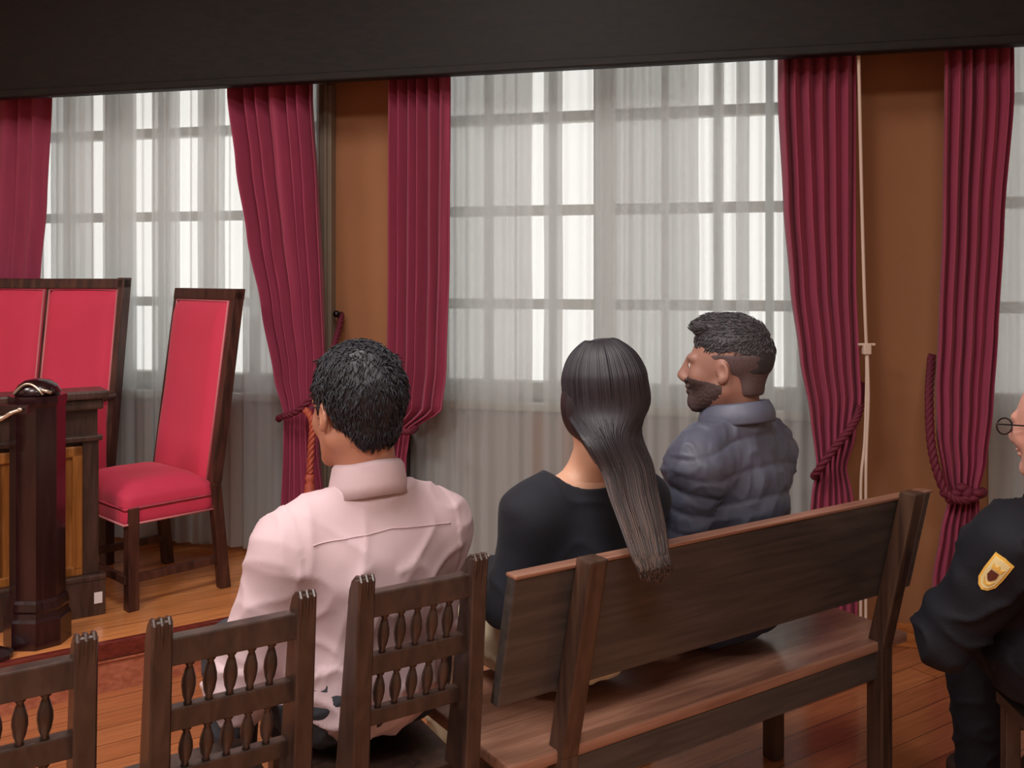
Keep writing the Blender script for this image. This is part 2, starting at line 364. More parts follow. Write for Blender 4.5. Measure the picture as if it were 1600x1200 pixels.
# ------------------------------------------------------------------ red drapes
def drape(label, left, right, zb, nf, seed, base=.2, amp=.029):
    Lz = sorted([(SZ(px, py, base)[1], SZ(px, py, base)[0]) for px, py in left]); Rz = sorted([(SZ(px, py, base)[1], SZ(px, py, base)[0]) for px, py in right])
    zt = 2.5; nz = 96; nu = nf*14; P = []
    wmax = max(b[1]-a[1] for a, b in zip(Lz, Rz))
    for j in range(nz+1):
        z = zt+(zb-zt)*j/nz; a = interp(Lz, z); b = interp(Rz, z); w = b-a; row = []
        dens = min(1.25, max(.75, w/.24))
        for i in range(nu+1):
            u = i/nu; uu = u+.05*noise.noise(Vector((u*4, seed, z*.2)))
            ph = 2*PI*nf*uu+1.3*noise.noise(Vector((u*3, z*.5, seed+9)))
            k = .6+.8*(noise.noise(Vector((u*nf*.8, seed+3, z*.12)))+.5)
            f = math.sin(ph); f = math.copysign(abs(f)**.8, f)
            o = base+amp*dens*k*f + .006*noise.noise(Vector((u*nf*3, z*2.5, seed))) 
            row.append(Wp(a+w*u+.004*math.sin(ph*2), o, z))
        P.append(row)
    o = grid_mesh('curtain', P, M['red_drape'], None, .004)
    tag(o, label, 'curtain', 'red drapes')
    return o, Lz, Rz
def rope(name, pts, r, mat, parent, twist=True):
    mb = MB()
    pts = [Vector(p) for p in pts]
    # resample
    out = []
    for a, b in zip(pts, pts[1:]):
        n = max(2, int((b-a).length/.006)); out += [a.lerp(b, i/n) for i in range(n)]
    out.append(pts[-1])
    if twist:
        for k in range(3):
            q = []
            for i, p in enumerate(out):
                t = (out[min(i+1, len(out)-1)]-out[max(i-1, 0)]).normalized(); a = t.cross(Vector((.3, .9, .1))).normalized(); b = t.cross(a)
                ph = i*.55+k*2*PI/3; q.append(p+a*math.cos(ph)*r*.55+b*math.sin(ph)*r*.55)
            mb.tube(q, r*.62, 8)
    else: mb.tube(out, r, 8)
    return mb.done(name, mat, parent, smooth=True)
def smooth_pts(pts, n=8):
    pts = [Vector(p) for p in pts]; out = []
    for i in range(len(pts)-1):
        p0 = pts[max(i-1, 0)]; p1 = pts[i]; p2 = pts[i+1]; p3 = pts[min(i+2, len(pts)-1)]
        for k in range(n):
            t = k/n; out.append(.5*((2*p1)+(p2-p0)*t+(2*p0-5*p1+4*p2-p3)*t*t+(3*p1-p0-3*p2+p3)*t**3))
    out.append(pts[-1]); return out
def wpt(px, py, o):
    s, z = SZ(px, py, o); return Wp(s, o, z)
drape('red curtain at the far left, above the red settee', [(-140, 140), (-140, 900)], [(78, 150), (72, 320), (63, 430), (30, 600), (0, 700)], DZ+.02, 9, 1.0, .125, .016)
b, _, _ = drape('red curtain swept to the right behind the high-backed red side chair', [(358, 150), (372, 260), (390, 370), (412, 480), (432, 590), (447, 650), (446, 690), (441, 800), (440, 880)],
      [(488, 150), (497, 300), (504, 450), (507, 560), (503, 620), (494, 655), (496, 700), (506, 800), (512, 880)], DZ+.02, 6, 2.0)
rope('tieback', smooth_pts([wpt(534, 492, .03), wpt(528, 520, .10), wpt(516, 560, .24), wpt(500, 605, .30), wpt(468, 640, .31), wpt(438, 652, .25), wpt(436, 655, .16)]), .012, M['red_dark'], b)
mb = MB(); hp = wpt(534, 490, .0); mb.tube([hp, hp+WN*.05], .009, 10); mb.ell(hp+WN*.055, (.016, .016, .016)); mb.done('curtain_hook', M['steel'], b, smooth=True)
ob = smooth_pts([wpt(478, 640, .32), wpt(488, 660, .33), wpt(486, 700, .33), wpt(484, 740, .33)]); rope('tassel_cord', ob, .013, M['red_gold'], b)
mb = MB(); tp = wpt(484, 740, .33)
mb.lathe([(.004, .0), (.016, -.004), (.02, -.02), (.014, -.035), (.02, -.045), (.03, -.14), (.026, -.18), (.002, -.182)][::-1], 18, Matrix.Translation(tp)); mb.done('tassel', M['red_gold'], b, smooth=True)
b, _, _ = drape('red curtain hanging straight left of the wide window, behind the man in the pink shirt', [(607, 150), (607, 400), (606, 560), (600, 640), (596, 680), (592, 760), (590, 900)],
      [(704, 150), (702, 400), (697, 580), (690, 640), (640, 675), (634, 720), (636, 900)], DZ+.02, 6, 3.0)
rope('tieback', smooth_pts([wpt(592, 600, .03), wpt(598, 640, .2), wpt(618, 668, .30), wpt(640, 675, .30), wpt(650, 668, .2)]), .012, M['red_dark'], b)
b, _, _ = drape('red curtain right of the wide window, beside the hanging white cable', [(1218, 150), (1226, 320), (1236, 450), (1250, 560), (1266, 650), (1276, 730), (1268, 770), (1262, 830), (1258, 1000)],
      [(1338, 150), (1336, 450), (1340, 560), (1343, 620), (1334, 680), (1320, 730), (1330, 775), (1338, 830), (1338, 1000)], .03, 6, 4.0)
rope('tieback', smooth_pts([wpt(1346, 600, .05), wpt(1343, 640, .22), wpt(1330, 668, .27), wpt(1304, 700, .285), wpt(1276, 738, .27), wpt(1272, 744, .16)]), .013, M['red_dark'], b)
b, _, _ = drape('red curtain nearest the bald officer, gathered over the bench end', [(1474, 150), (1472, 350), (1466, 520), (1462, 600), (1464, 680), (1474, 745), (1483, 775), (1470, 830), (1458, 900), (1450, 1030)],
      [(1584, 150), (1568, 350), (1558, 520), (1550, 640), (1540, 720), (1528, 770), (1530, 820), (1535, 900), (1540, 1030)], .03, 6, 5.0)
rope('tieback', smooth_pts([wpt(1456, 556, .03), wpt(1452, 620, .16), wpt(1456, 700, .24), wpt(1474, 762, .27), wpt(1500, 782, .28), wpt(1532, 772, .24), wpt(1536, 768, .16)]), .014, M['red_dark'], b)
mb = MB()
for k in range(7):
    a = k/6; c = wpt(1478+50*a, 770+8*math.sin(a*PI*3), .265); mb.ell(c, (.022, .02, .018+.006*math.sin(k*2)))
mb.done('gathered_knot', M['red_dark'], b, smooth=True)
# cable on the pier
cb = MB(); q = smooth_pts([wpt(1341, 66, .29), wpt(1343, 150, .29), wpt(1347, 330, .29), wpt(1351, 470, .29), wpt(1354, 545, .27)]); cb.tube(q, .0062, 8)
cable = cb.done('cable', M['cable'], None, smooth=True); tag(cable, 'thin cream cable hanging beside the right red curtain of the wide window', 'cable')
mb = MB()
mb.tube(smooth_pts([wpt(1354, 545, .27), wpt(1354, 600, .27), wpt(1351, 690, .27), wpt(1346, 740, .27), wpt(1345, 800, .26), wpt(1345, 1000, .22)]), .0055, 8)
mb.tube(smooth_pts([wpt(1355, 545, .27), wpt(1357, 620, .27), wpt(1354, 700, .27), wpt(1353, 760, .27), wpt(1353, 1000, .22)]), .0055, 8)
mb.done('cable_branch', M['cable'], cable, smooth=True)
mb = MB(); c = wpt(1354, 545, .27); mb.box(c.x-.014, c.x+.014, c.y-.012, c.y+.012, c.z-.02, c.z+.02, .004); mb.tube([c+Vector((-.03, 0, .015)), c+Vector((.03, 0, .015))], .005, 8); mb.done('cable_clip', M['cable'], cable, smooth=False)
mb = MB(); mb.tube([c+Vector((.004, .01, 0)), c-WN*.262], .004, 8); mb.done('clip_bracket', M['steel'], cable)
# low dark cabinet against the pier
r = empty('cabinet', Wp((S(508, .2)+S(636, .2))/2, 0, DZ), WA); tag(r, 'low dark wooden cabinet against the ochre pier, behind the pink-shirted man', 'cabinet')
hw = (S(632, .2)-S(508, .2))/2-.045
mb = MB(); mb.box(-hw, hw, -.165, -.02, 0, .54, .004); mb.done('body', M['newel'], r)
mb = MB(); mb.box(-hw-.005, hw+.005, -.168, -.02, .54, .565, .004); mb.done('top', M['newel'], r)
for sx in (-1, 1):
    mb = MB(); mb.box(min(0, sx*(hw-.02))+.004, max(0, sx*(hw-.02))-.004, -.172, -.165, .04, .5, .002); d = mb.done('door', M['newel'], r)
    mb = MB(); mb.ell((sx*.03, -.173, .3), (.006, .003, .006)); mb.done('knob', M['gold'], d, smooth=True)
# ------------------------------------------------------------------ spindle chairs
def baluster(z0, z1, r=.0075):
    h = z1-z0
    return [(r*.9, z0), (r*.75, z0+h*.08), (r*1.2, z0+h*.2), (r*1.55, z0+h*.42), (r*1.45, z0+h*.58), (r*.95, z0+h*.78), (r*.65, z0+h*.86), (r*1.1, z0+h*.92), (r, z1)]
def make_chair(label):
    t = empty('spindle_chair'); tag(t, label, 'chair', None)
    w = .1175; m = M['chairwood']
    lean = lambda z: -.17*(z-.45) if z > .45 else 0.02*(.45-z)*-1
    for sx in (-1, 1):
        mb = MB()
        prof = [(-.021, 0), (.021, 0), (.021, .45), (.019, .84), (.012, .862), (-.002, .874), (-.021, .878)]
        vs = []
        for sxx in (-1, 1):
            vs.append([mb.bm.verts.new((sx*w+sxx*.0165, y+lean(z), z)) for y, z in prof])
        n = len(prof)
        for i in range(n): mb.bm.faces.new((vs[0][i], vs[0][(i+1) % n], vs[1][(i+1) % n], vs[1][i]))
        mb.bm.faces.new(vs[0][::-1]); mb.bm.faces.new(vs[1])
        bmesh.ops.bevel(mb.bm, geom=list(mb.bm.edges), offset=.003, segments=1, affect='EDGES')
        mb.done('post', m, t)
        mb = MB(); 
        for dx in (-.0115, 0, .0115): mb.tube([(sx*w+dx, y+lean(z), z) for y, z in ((-.021, .79), (-.022, .83), (-.0215, .872), (-.016, .879), (-.002, .876), (.011, .864), (.018, .845), (.0195, .82))], .0038, 8)
        mb.done('finial', m, t)
    def rail(z0, z1, y=.0, th=.022):
        mb = MB(); zc = (z0+z1)/2
        mb.box(-w+.012, w-.012, lean(zc)-th/2, lean(zc)+th/2, z0, z1, .003); return mb.done('rail', m, t)
    rail(.798, .842, th=.028); rail(.685, .722); rail(.585, .615)
    def row(z0, z1, n=5):
        for k in range(n):
            x = -w+.0165+(2*w-.033)*(k+1)/(n+1); mb = MB()
            sh = Matrix.Translation((x, 0, 0)) @ Matrix(((1, 0, 0, 0), (0, 1, -.17, .17*.45), (0, 0, 1, 0), (0, 0, 0, 1)))
            mb.lathe(baluster(z0, z1), 12, sh); mb.done('spindle', m, t, smooth=True)
    row(.722, .798); row(.615, .685)
    mb = MB(); mb.prism([(-.13, .0), (.13, .0), (.155, .34), (.13, .36), (-.13, .36), (-.155, .34)], .425, .45)
    mb.done('seat', m, t)
    for sx in (-1, 1):
        mb = MB(); mb.box(sx*.13-.017, sx*.13+.017, .305, .34, 0, .425, .004); mb.done('leg', m, t)
        mb = MB(); mb.box(sx*.124-.009, sx*.124+.009, 0.02, .31, .18, .205, .002); mb.done('stretcher', m, t)
    mb = MB(); mb.box(-.13, .13, .312, .33, .24, .27, .002); mb.done('stretcher', m, t)
    for q in ((-.11, .11, .005, .025, .36, .42), (-.11, .11, .32, .335, .37, .425)): mb = MB(); mb.box(*q, .002); mb.done('apron', m, t)
    return t
def sit(o, x, y, a): o.location = (x, y, 0); o.rotation_euler = (0, 0, a)
ch = make_chair('dark spindle-backed chair holding the man in the pink shirt')
off = -.05  # recline: the post tops are behind the seat line
def chair_at(o, cx, cy, a=BA):
    u = Vector((-math.sin(a), math.cos(a))); sit(o, cx+u.x*.066, cy+u.y*.066, a)
chair_at(ch, -.171, 1.775)
c2 = copy_tree(ch); c2['label'] = 'empty dark spindle-backed chair left of the pink-shirted man, middle of its row'; chair_at(c2, -.454, 1.563)
c1 = copy_tree(ch); c1['label'] = 'empty spindle-backed chair cut off at the lower left corner'; chair_at(c1, -.739, 1.371)
c4 = copy_tree(ch); c4['label'] = 'spindle-backed chair under the bald police officer'; sit(c4, 1.225, 1.86, math.radians(-8))
for c in (ch, c2, c1, c4): c['group'] = 'spindle-backed chairs'
# ------------------------------------------------------------------ long bench
r = empty('bench', (.006, 1.80, 0), BA); tag(r, 'long dark wooden bench with a solid plank back under the couple', 'bench')
BL = 1.315; tilt = math.tan(math.radians(13))
sh = Matrix(((1, 0, 0, 0), (0, 1, -tilt, tilt*.84), (0, 0, 1, 0), (0, 0, 0, 1)))
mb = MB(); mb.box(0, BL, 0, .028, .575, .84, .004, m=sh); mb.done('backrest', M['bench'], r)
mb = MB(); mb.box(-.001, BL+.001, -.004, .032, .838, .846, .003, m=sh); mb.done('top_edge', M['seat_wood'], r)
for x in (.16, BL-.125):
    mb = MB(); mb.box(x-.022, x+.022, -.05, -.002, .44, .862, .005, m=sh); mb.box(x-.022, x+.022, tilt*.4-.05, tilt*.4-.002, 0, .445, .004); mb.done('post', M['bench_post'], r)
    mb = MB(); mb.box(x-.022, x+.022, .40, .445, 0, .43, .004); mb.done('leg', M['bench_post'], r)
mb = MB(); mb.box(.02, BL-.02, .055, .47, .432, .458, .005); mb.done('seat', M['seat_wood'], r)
for q in ((.16, BL-.12, .41, .43, .35, .43), (.16, BL-.12, .06, .078, .36, .43)): mb = MB(); mb.box(*q, .003); mb.done('apron', M['bench'], r)
# ------------------------------------------------------------------ high-backed red side chair on the dais
def panel_cushion(mb_, x0, x1, z0, z1, y, th, seed=0, nx=16, nz=26, m=None):
    P = []
    for j in range(nz+1):
        row = []
        for i in range(nx+1):
            u = i/nx; v = j/nz; e = min(u, 1-u, v*1.0, 1-v)*6; e = min(1, e); e = math.sqrt(max(0, 1-(1-e)**2))
            w = noise.noise(Vector((u*2+v*1.6, v*1.2-u*2, seed)))*.008*e
            row.append(Vector((x0+(x1-x0)*u, y-th*e-w, z0+(z1-z0)*v)))
        P.append(row)
    return P
def grid_in(name, P, mat, parent, m):
    return grid_mesh(name, [[m @ p for p in row] for row in P], mat, parent)
fdir = Vector((-.69, -.72)); ang = math.atan2(fdir.y, fdir.x)+PI/2      # local -y is the sitter's forward
r = empty('throne_chair', (-1.345, 3.95, DZ), ang); tag(r, 'high-backed red upholstered side chair with a bare wooden frame and no arms', 'chair')
hw = .235; H = 1.175
lean = Matrix(((1, 0, 0, 0), (0, 1, .135, -.135*.42), (0, 0, 1, 0), (0, 0, 0, 1)))
for sx in (-1, 1):
    mb = MB(); mb.box(sx*hw-.017, sx*hw+.017, -.02, .025, .42, H, .004, m=lean); mb.done('back_post', M['walnut'], r)
    mb = MB(); mb.box(sx*hw-.019, sx*hw+.019, -.022, .022, 0, .42, .004, m=Matrix(((1, 0, 0, 0), (0, 1, -.1, .042), (0, 0, 1, 0), (0, 0, 0, 1)))); mb.done('leg', M['walnut'], r)
    mb = MB(); mb.box(sx*(hw-.005)-.022, sx*(hw-.005)+.022, -.352, -.31, 0, .38, .004); mb.done('leg', M['walnut'], r)
    mb = MB(); mb.box(sx*(hw-.005)-.011, sx*(hw-.005)+.011, -.34, .02, .1, .13, .003); mb.done('stretcher', M['walnut'], r)
mb = MB(); mb.box(-hw-.017, hw+.017, -.022, .027, H-.035, H+.01, .004, m=lean); mb.done('top_rail', M['walnut'], r)
mb = MB(); mb.box(-hw, hw, -.36, -.34, .1, .13, .003); mb.done('stretcher', M['walnut'], r)
mb = MB(); mb.box(-hw+.017, hw-.017, -.012, .018, .42, H-.03, 0, m=lean); bk = mb.done('back_shell', M['red_velvet'], r)
bp = grid_in('backrest', panel_cushion(None, -hw+.018, hw-.018, .40, H-.036, -.016, .035, 3), M['red_velvet'], r, lean)
def piping(pts, parent, m=None, rr=.0045):
    mb = MB(); mb.tube(pts, rr, 6, m=m); return mb.done('piping', M['piping'], parent, smooth=True)
piping([(-hw+.022, -.022, H-.04), (hw-.022, -.022, H-.04), (hw-.022, -.022, .42)], bp, lean)
piping([(-hw+.022, -.022, H-.04), (-hw+.022, -.022, .42)], bp, lean)
def cushion(x0, x1, y0, y1, z0, z1, mat, parent, name='seat'):
    fl = []
    bm = bmesh.new(); bmesh.ops.create_cube(bm, size=1)
    bmesh.ops.subdivide_edges(bm, edges=bm.edges, cuts=9, use_grid_fill=True)
    for v in bm.verts:
        x, y, z = v.co*2; ex = (1-abs(x)**6); ey = (1-abs(y)**6)
        if z > 0: zz = z1-(1-ex*ey)*.03*1 + .015*ex*ey + .006*noise.noise(Vector((x*2, y*2, 4)))
        k = 1-.03*abs(z)**4
        v.co = Vector(((x0+x1)/2+x*(x1-x0)/2*k, (y0+y1)/2+y*(y1-y0)/2*k, (zz-( z1-z0)*(1-z)/2) if z > 0 else (z1+z0)/2+z*(z1-z0)/2))
    me = bpy.data.meshes.new(name); bm.to_mesh(me); bm.free(); return link(name, me, mat, parent, True)
cu = cushion(-hw-.01, hw+.01, -.365, -.005, .315, .455, M['red_velvet'], r)
piping([(-hw-.012, -.367, .322), (hw+.012, -.367, .322), (hw+.012, -.01, .322)], cu); piping([(-hw-.012, -.367, .322), (-hw-.012, -.01, .322)], cu)
piping([(hw+.012, -.01, .322), (hw+.012, -.01, .455), (hw+.01, .0, .5)], cu)
# ------------------------------------------------------------------ red settee along the windows
ex = at(203, 440, 4.22); r = empty('settee', (0, 0, DZ), 0)
so = (ex-W0).dot(WU); oo = (ex-W0).dot(WN)
r.location = Wp(so-.012, .33, DZ); r.rotation_euler = (0, 0, WA); tag(r, 'long red upholstered settee with a tall panelled back behind the desk', 'settee')
PW = .375; n = 4; Wd = n*PW; H = 1.225
for k in range(n):
    x1 = -.025-k*PW; x0 = x1-PW+.02
    bp = grid_in('back_panel', panel_cushion(None, x0, x1, .42, H-.045, -.012, .03, 10+k), M['red_velvet'], r, lean)
    piping([(x0+.004, -.02, .45), (x0+.004, -.02, H-.05), (x1-.004, -.02, H-.05), (x1-.004, -.02, .45)], bp, lean)
    cushion(x0-.004, x1+.004, -.20, -.01, .33, .44, M['red_velvet'], r, 'seat')
    if k: 
        mb = MB(); mb.box(x1-.001, x1+.021, -.012, .02, .42, H-.03, .002, m=lean); mb.done('divider', M['walnut'], r)
mb = MB(); mb.box(-Wd, .0, -.02, .03, H-.045, H, .006, m=lean); mb.done('top_rail', M['walnut'], r)
mb = MB(); mb.box(-Wd+.01, -.02, .0, .02, .3, H-.03, 0, m=lean); mb.done('back_shell', M['walnut'], r)
for x in (-.015, -Wd+.015):
    mb = MB(); mb.box(x-.02, x+.015, -.02, .035, .3, H+.004, .004, m=lean); mb.box(x-.02, x+.015, -.03, .025, 0, .33, .003); mb.done('back_post', M['walnut'], r)
    mb = MB(); mb.tube(smooth_pts([(x, .03, .72), (x, -.06, .715), (x, -.11, .70), (x, -.15, .68), (x, -.165, .65)]), [.022]*33, 10, flat=.75); mb.tube([(x, -.16, .66), (x, -.155, .4), (x, -.16, 0)], .02, 8); mb.done('arm', M['walnut'], r, smooth=True)
    mb = MB(); mb.box(x-.012, x+.012, -.155, -.02, .36, .69, .01); mb.done('side_panel', M['red_velvet'], r)
mb = MB(); mb.box(-Wd, -.03, -.195, -.18, .24, .325, .004); mb.done('apron', M['walnut'], r)
# ------------------------------------------------------------------ desk
r = empty('desk', (-1.515, 3.52, DZ), BA); tag(r, 'dark panelled desk with amber insets standing behind the black newel post', 'desk')
DL, DD, DH = 1.6, .12, .79
mb = MB(); mb.box(-DL, 0, .02, DD, .0, DH, .003); mb.done('body', M['desk'], r)
mb = MB(); mb.box(-DL, .03, -.035, DD+.008, DH, DH+.03, .008); mb.box(-DL, .015, -.015, DD+.01, DH-.04, DH, .008); mb.done('top', M['desk'], r)
mb = MB(); mb.box(-DL, .02, -.02, .03, 0, .13, .004); mb.box(-DL, .022, -.026, .03, .13, .15, .006); mb.box(0, .02, .02, DD, 0, .13, .004); mb.done('plinth', M['desk'], r)
mb = MB(); mb.box(-DL, .012, -.012, .03, DH-.155, DH-.135, .005); mb.done('moulding', M['desk'], r)
for k in range(4):
    x1 = -.055-k*.40; x0 = x1-.30
    mb = MB(); mb.box(x1, x1+.1 if k else .0, 0, .02, .15, DH-.15, .003); mb.done('stile', M['desk'], r)
    mb = MB(); mb.box(x0, x0+.035, -.004, .018, .17, DH-.17, .006); mb.box(x1-.035, x1, -.004, .018, .17, DH-.17, .006); mb.box(x0, x1, -.004, .018, DH-.21, DH-.17, .006); mb.box(x0, x1, -.004, .018, .15, .185, .006)
    fr = mb.done('panel_frame', M['deskpanel'], r)
    mb = MB(); mb.box(x0+.035, x1-.035, .008, .018, .185, DH-.21, 0); mb.done('inset', M['deskred'] if k else M['deskpanel'], fr)
mb = MB(); mb.box(-.02, .008, -.024, -.0205, .045, .085, .0005); mb.done('paper_tag', M['paper'], r)
# ------------------------------------------------------------------ newel post
p = at(59, 1000, 3.26); r = empty('newel_post', (p.x, p.y, DZ), 0); tag(r, 'near-black octagonal newel post with a moulded base on the dais edge', 'post')
sc = math.radians(22.5)
mb = MB(); mb.lathe([(.086, .16), (.086, .80), (.091, .81), (.091, .835)], 8); mb.done('shaft', M['newel'], r)
mb = MB(); mb.lathe([(.104, 0), (.104, .09), (.098, .10), (.094, .118), (.098, .126), (.094, .15), (.088, .16)], 8); mb.done('base', M['newel'], r)
mb = MB(); mb.lathe([(.07, .835), (.072, .85), (.06, .87), (.04, .884), (.012, .889)], 24); cp = mb.done('cap', M['newel'], r, smooth=True)
mb = MB(); mb.tube([(-.05+.1*i/12, -.065, .842+.036*math.sin(PI*i/12)) for i in range(13)], .0045, 8); mb.tube([(.045, -.07, .86), (.075, -.06, .848)], .006, 8); mb.done('cap_highlight', M['gold'], cp, smooth=True)  # pale arc modelled in place of the highlight on the dark cap
# ------------------------------------------------------------------ crucifix at the left edge
p = at(-13, 655, 3.10); r = empty('crucifix', (p.x, p.y, DZ), 0); tag(r, 'standing crucifix with a pale metal figure, cut off by the left edge', 'crucifix')
zc = p.z-DZ
mb = MB(); mb.box(-.014, .014, 0, .014, .03, zc+.14, .003); mb.box(-.115, .115, 0, .014, zc+.015, zc+.045, .003); mb.done('cross', M['newel'], r)
mb = MB(); mb.lathe([(.06, 0), (.06, .015), (.03, .03), (.02, .035)], 20, Matrix.Translation((0, .007, 0))); mb.done('base', M['newel'], r)
mb = MB()
mb.tube(smooth_pts([(0, -.014, zc-.15), (.004, -.02, zc-.11), (0, -.02, zc-.07), (-.002, -.018, zc-.03), (0, -.018, zc+.005)]), [.009]*9+[.013]*8+[.016]*8+[.018]*8, 10)
for sx in (-1, 1):
    mb.tube(smooth_pts([(0, -.016, zc-.0), (sx*.04, -.014, zc+.005), (sx*.07, -.012, zc+.022), (sx*.093, -.008, zc+.03)]), [.009]*9+[.007]*8+[.006]*8, 8); mb.ell((sx*.095, -.008, zc+.032), (.009, .006, .007))
    mb.tube([(sx*.004, -.014, zc-.14), (sx*.003, -.012, zc-.22)], [.008, .005], 8)
mb.ell((.004, -.024, zc+.03), (.012, .013, .016)); mb.done('figure', M['gold'], r, smooth=True)
# ------------------------------------------------------------------ signed distance fields for bodies and clothes
class Field:
    def __init__(s, lo, hi, h):
        s.lo = np.array(lo, float); s.h = h; n = np.ceil((np.array(hi)-s.lo)/h).astype(int)+1; s.n = n
        s.ax = [(s.lo[i]+h*np.arange(n[i])).astype(np.float32) for i in range(3)]
        s.F = np.full(tuple(n), .3, np.float32)
    def _sub(s, lo, hi):
        a = [max(0, int((lo[i]-s.lo[i])/s.h)) for i in range(3)]; b = [min(int(s.n[i]), int((hi[i]-s.lo[i])/s.h)+2) for i in range(3)]
        if any(b[i] <= a[i] for i in range(3)): return None, None
        sl = tuple(slice(a[i], b[i]) for i in range(3))
        return sl, np.meshgrid(s.ax[0][sl[0]], s.ax[1][sl[1]], s.ax[2][sl[2]], indexing='ij', sparse=True)
    def _op(s, sl, d, k, op):
        F = s.F[sl]
        if op == 'u':
            h = np.clip(.5+.5*(F-d)/k, 0, 1); s.F[sl] = F*(1-h)+d*h-k*h*(1-h)
        else:
            d2 = -d if op == 's' else d
            h = np.clip(.5-.5*(F-d2)/k, 0, 1); s.F[sl] = F*(1-h)+d2*h+k*h*(1-h)
    def cap(s, a, b, ra, rb, k=.02, op='u', M=None):
        a = Vector(a); b = Vector(b)
        if M: a = M @ a; b = M @ b
        R = max(ra, rb)+.05; sl, g = s._sub([min(a[i], b[i])-R for i in range(3)], [max(a[i], b[i])+R for i in range(3)])
        if sl is None: return
        X, Y, Z = g; ab = b-a; L2 = max(ab.dot(ab), 1e-9)
        t = np.clip(((X-a.x)*ab.x+(Y-a.y)*ab.y+(Z-a.z)*ab.z)/L2, 0, 1)
        d = np.sqrt((X-a.x-t*ab.x)**2+(Y-a.y-t*ab.y)**2+(Z-a.z-t*ab.z)**2)-(ra+(rb-ra)*t)
        s._op(sl, d.astype(np.float32), k, op)
    def ell(s, c, r, rot=None, k=.02, op='u', M=None):
        c = Vector(c); Q = Euler(rot).to_matrix() if rot else Matrix.Identity(3)
        if M: c = M @ c; Q = M.to_3x3() @ Q
        R = max(r)+.05; sl, g = s._sub([c[i]-R for i in range(3)], [c[i]+R for i in range(3)])
        if sl is None: return
        X, Y, Z = g[0]-c.x, g[1]-c.y, g[2]-c.z
        q = [X*Q[0][i]+Y*Q[1][i]+Z*Q[2][i] for i in range(3)]
        k0 = np.sqrt(sum((q[i]/r[i])**2 for i in range(3))); k1 = np.sqrt(sum((q[i]/r[i]**2)**2 for i in range(3)))+1e-6
        s._op(sl, (k0*(k0-1)/k1).astype(np.float32), k, op)
    def cut(s, p, n, k=.006, M=None):            # keep the side away from n
        p = Vector(p); n = Vector(n).normalized()
        if M: p = M @ p; n = (M.to_3x3() @ n).normalized()
        X, Y, Z = np.meshgrid(*s.ax, indexing='ij', sparse=True)
        s._op((slice(None),)*3, ((X-p.x)*n.x+(Y-p.y)*n.y+(Z-p.z)*n.z).astype(np.float32), k, 'i')
    def mesh(s, name, mat, parent=None, disp=None, relax=2):
        F = s.F; F[0], F[-1] = .3, .3; F[:, 0], F[:, -1] = .3, .3; F[:, :, 0], F[:, :, -1] = .3, .3
        I = F < 0; nx, ny, nz = F.shape; cs = [(i, j, k) for i in (0, 1) for j in (0, 1) for k in (0, 1)]
        cnt = sum(I[i:nx-1+i, j:ny-1+j, k:nz-1+k].astype(np.int8) for i, j, k in cs); m = (cnt > 0) & (cnt < 8)
        idx = np.full(m.shape, -1, np.int64); cells = np.argwhere(m); idx[m] = np.arange(len(cells))
        acc = np.zeros((len(cells), 3)); c = np.zeros(len(cells))
        for (a, b) in [(p, q) for p in cs for q in cs if sum(abs(p[t]-q[t]) for t in range(3)) == 1 and p < q]:
            fa = F[cells[:, 0]+a[0], cells[:, 1]+a[1], cells[:, 2]+a[2]]; fb = F[cells[:, 0]+b[0], cells[:, 1]+b[1], cells[:, 2]+b[2]]
            x = (fa < 0) != (fb < 0); t = np.where(x, fa/(fa-fb+1e-12), 0)
            for d in range(3): acc[:, d] += np.where(x, a[d]+(b[d]-a[d])*t, 0)
            c += x
        V = s.lo+s.h*(cells+acc/np.maximum(c, 1)[:, None]); faces = []
        for ax in range(3):
            A = [slice(1, -1)]*3; A[ax] = slice(0, -1); B = [slice(1, -1)]*3; B[ax] = slice(1, None)
            ia = I[tuple(A)]; ib = I[tuple(B)]; e = np.argwhere(ia != ib); fl = ia[ia != ib]
            off = np.array([1, 1, 1]); off[ax] = 0; e = e+off
            u, v = [d for d in range(3) if d != ax]
            def cell(du, dv):
                q = e.copy(); q[:, u] -= du; q[:, v] -= dv; return idx[q[:, 0], q[:, 1], q[:, 2]]
            quad = np.stack([cell(1, 1), cell(0, 1), cell(0, 0), cell(1, 0)], 1)
            flip = fl if ax != 1 else ~fl
            quad[~flip] = quad[~flip][:, ::-1]; faces.append(quad)
        Fc = np.concatenate(faces); Fc = Fc[(Fc >= 0).all(1)]
        for _ in range(relax):
            sm = np.zeros_like(V); n = np.zeros(len(V))
            for a, b in ((0, 1), (1, 2), (2, 3), (3, 0)):
                np.add.at(sm, Fc[:, a], V[Fc[:, b]]); np.add.at(n, Fc[:, a], 1); np.add.at(sm, Fc[:, b], V[Fc[:, a]]); np.add.at(n, Fc[:, b], 1)
            V = V*.5+.5*sm/np.maximum(n, 1)[:, None]
        me = bpy.data.meshes.new(name); me.from_pydata(V.tolist(), [], Fc.tolist()); me.update()
        if disp:
            N = np.zeros(len(V)*3); me.vertex_normals.foreach_get('vector', N); N = N.reshape(-1, 3)
            D = np.array([disp(Vector(v)) for v in V]); V = V+N*D[:, None]
            me.vertices.foreach_set('co', V.ravel()); me.update()
        o = link(name, me, mat, parent, True); return o
def join_meshes(name, objs, mat, parent=None):
    vs, fs = [], []
    for o in objs:
        b = len(vs); vs += [tuple(v.co) for v in o.data.vertices]; fs += [tuple(i+b for i in p.vertices) for p in o.data.polygons]
        me = o.data; bpy.data.objects.remove(o); bpy.data.meshes.remove(me)
    me = bpy.data.meshes.new(name); me.from_pydata(vs, [], fs); return link(name, me, mat, parent, True)
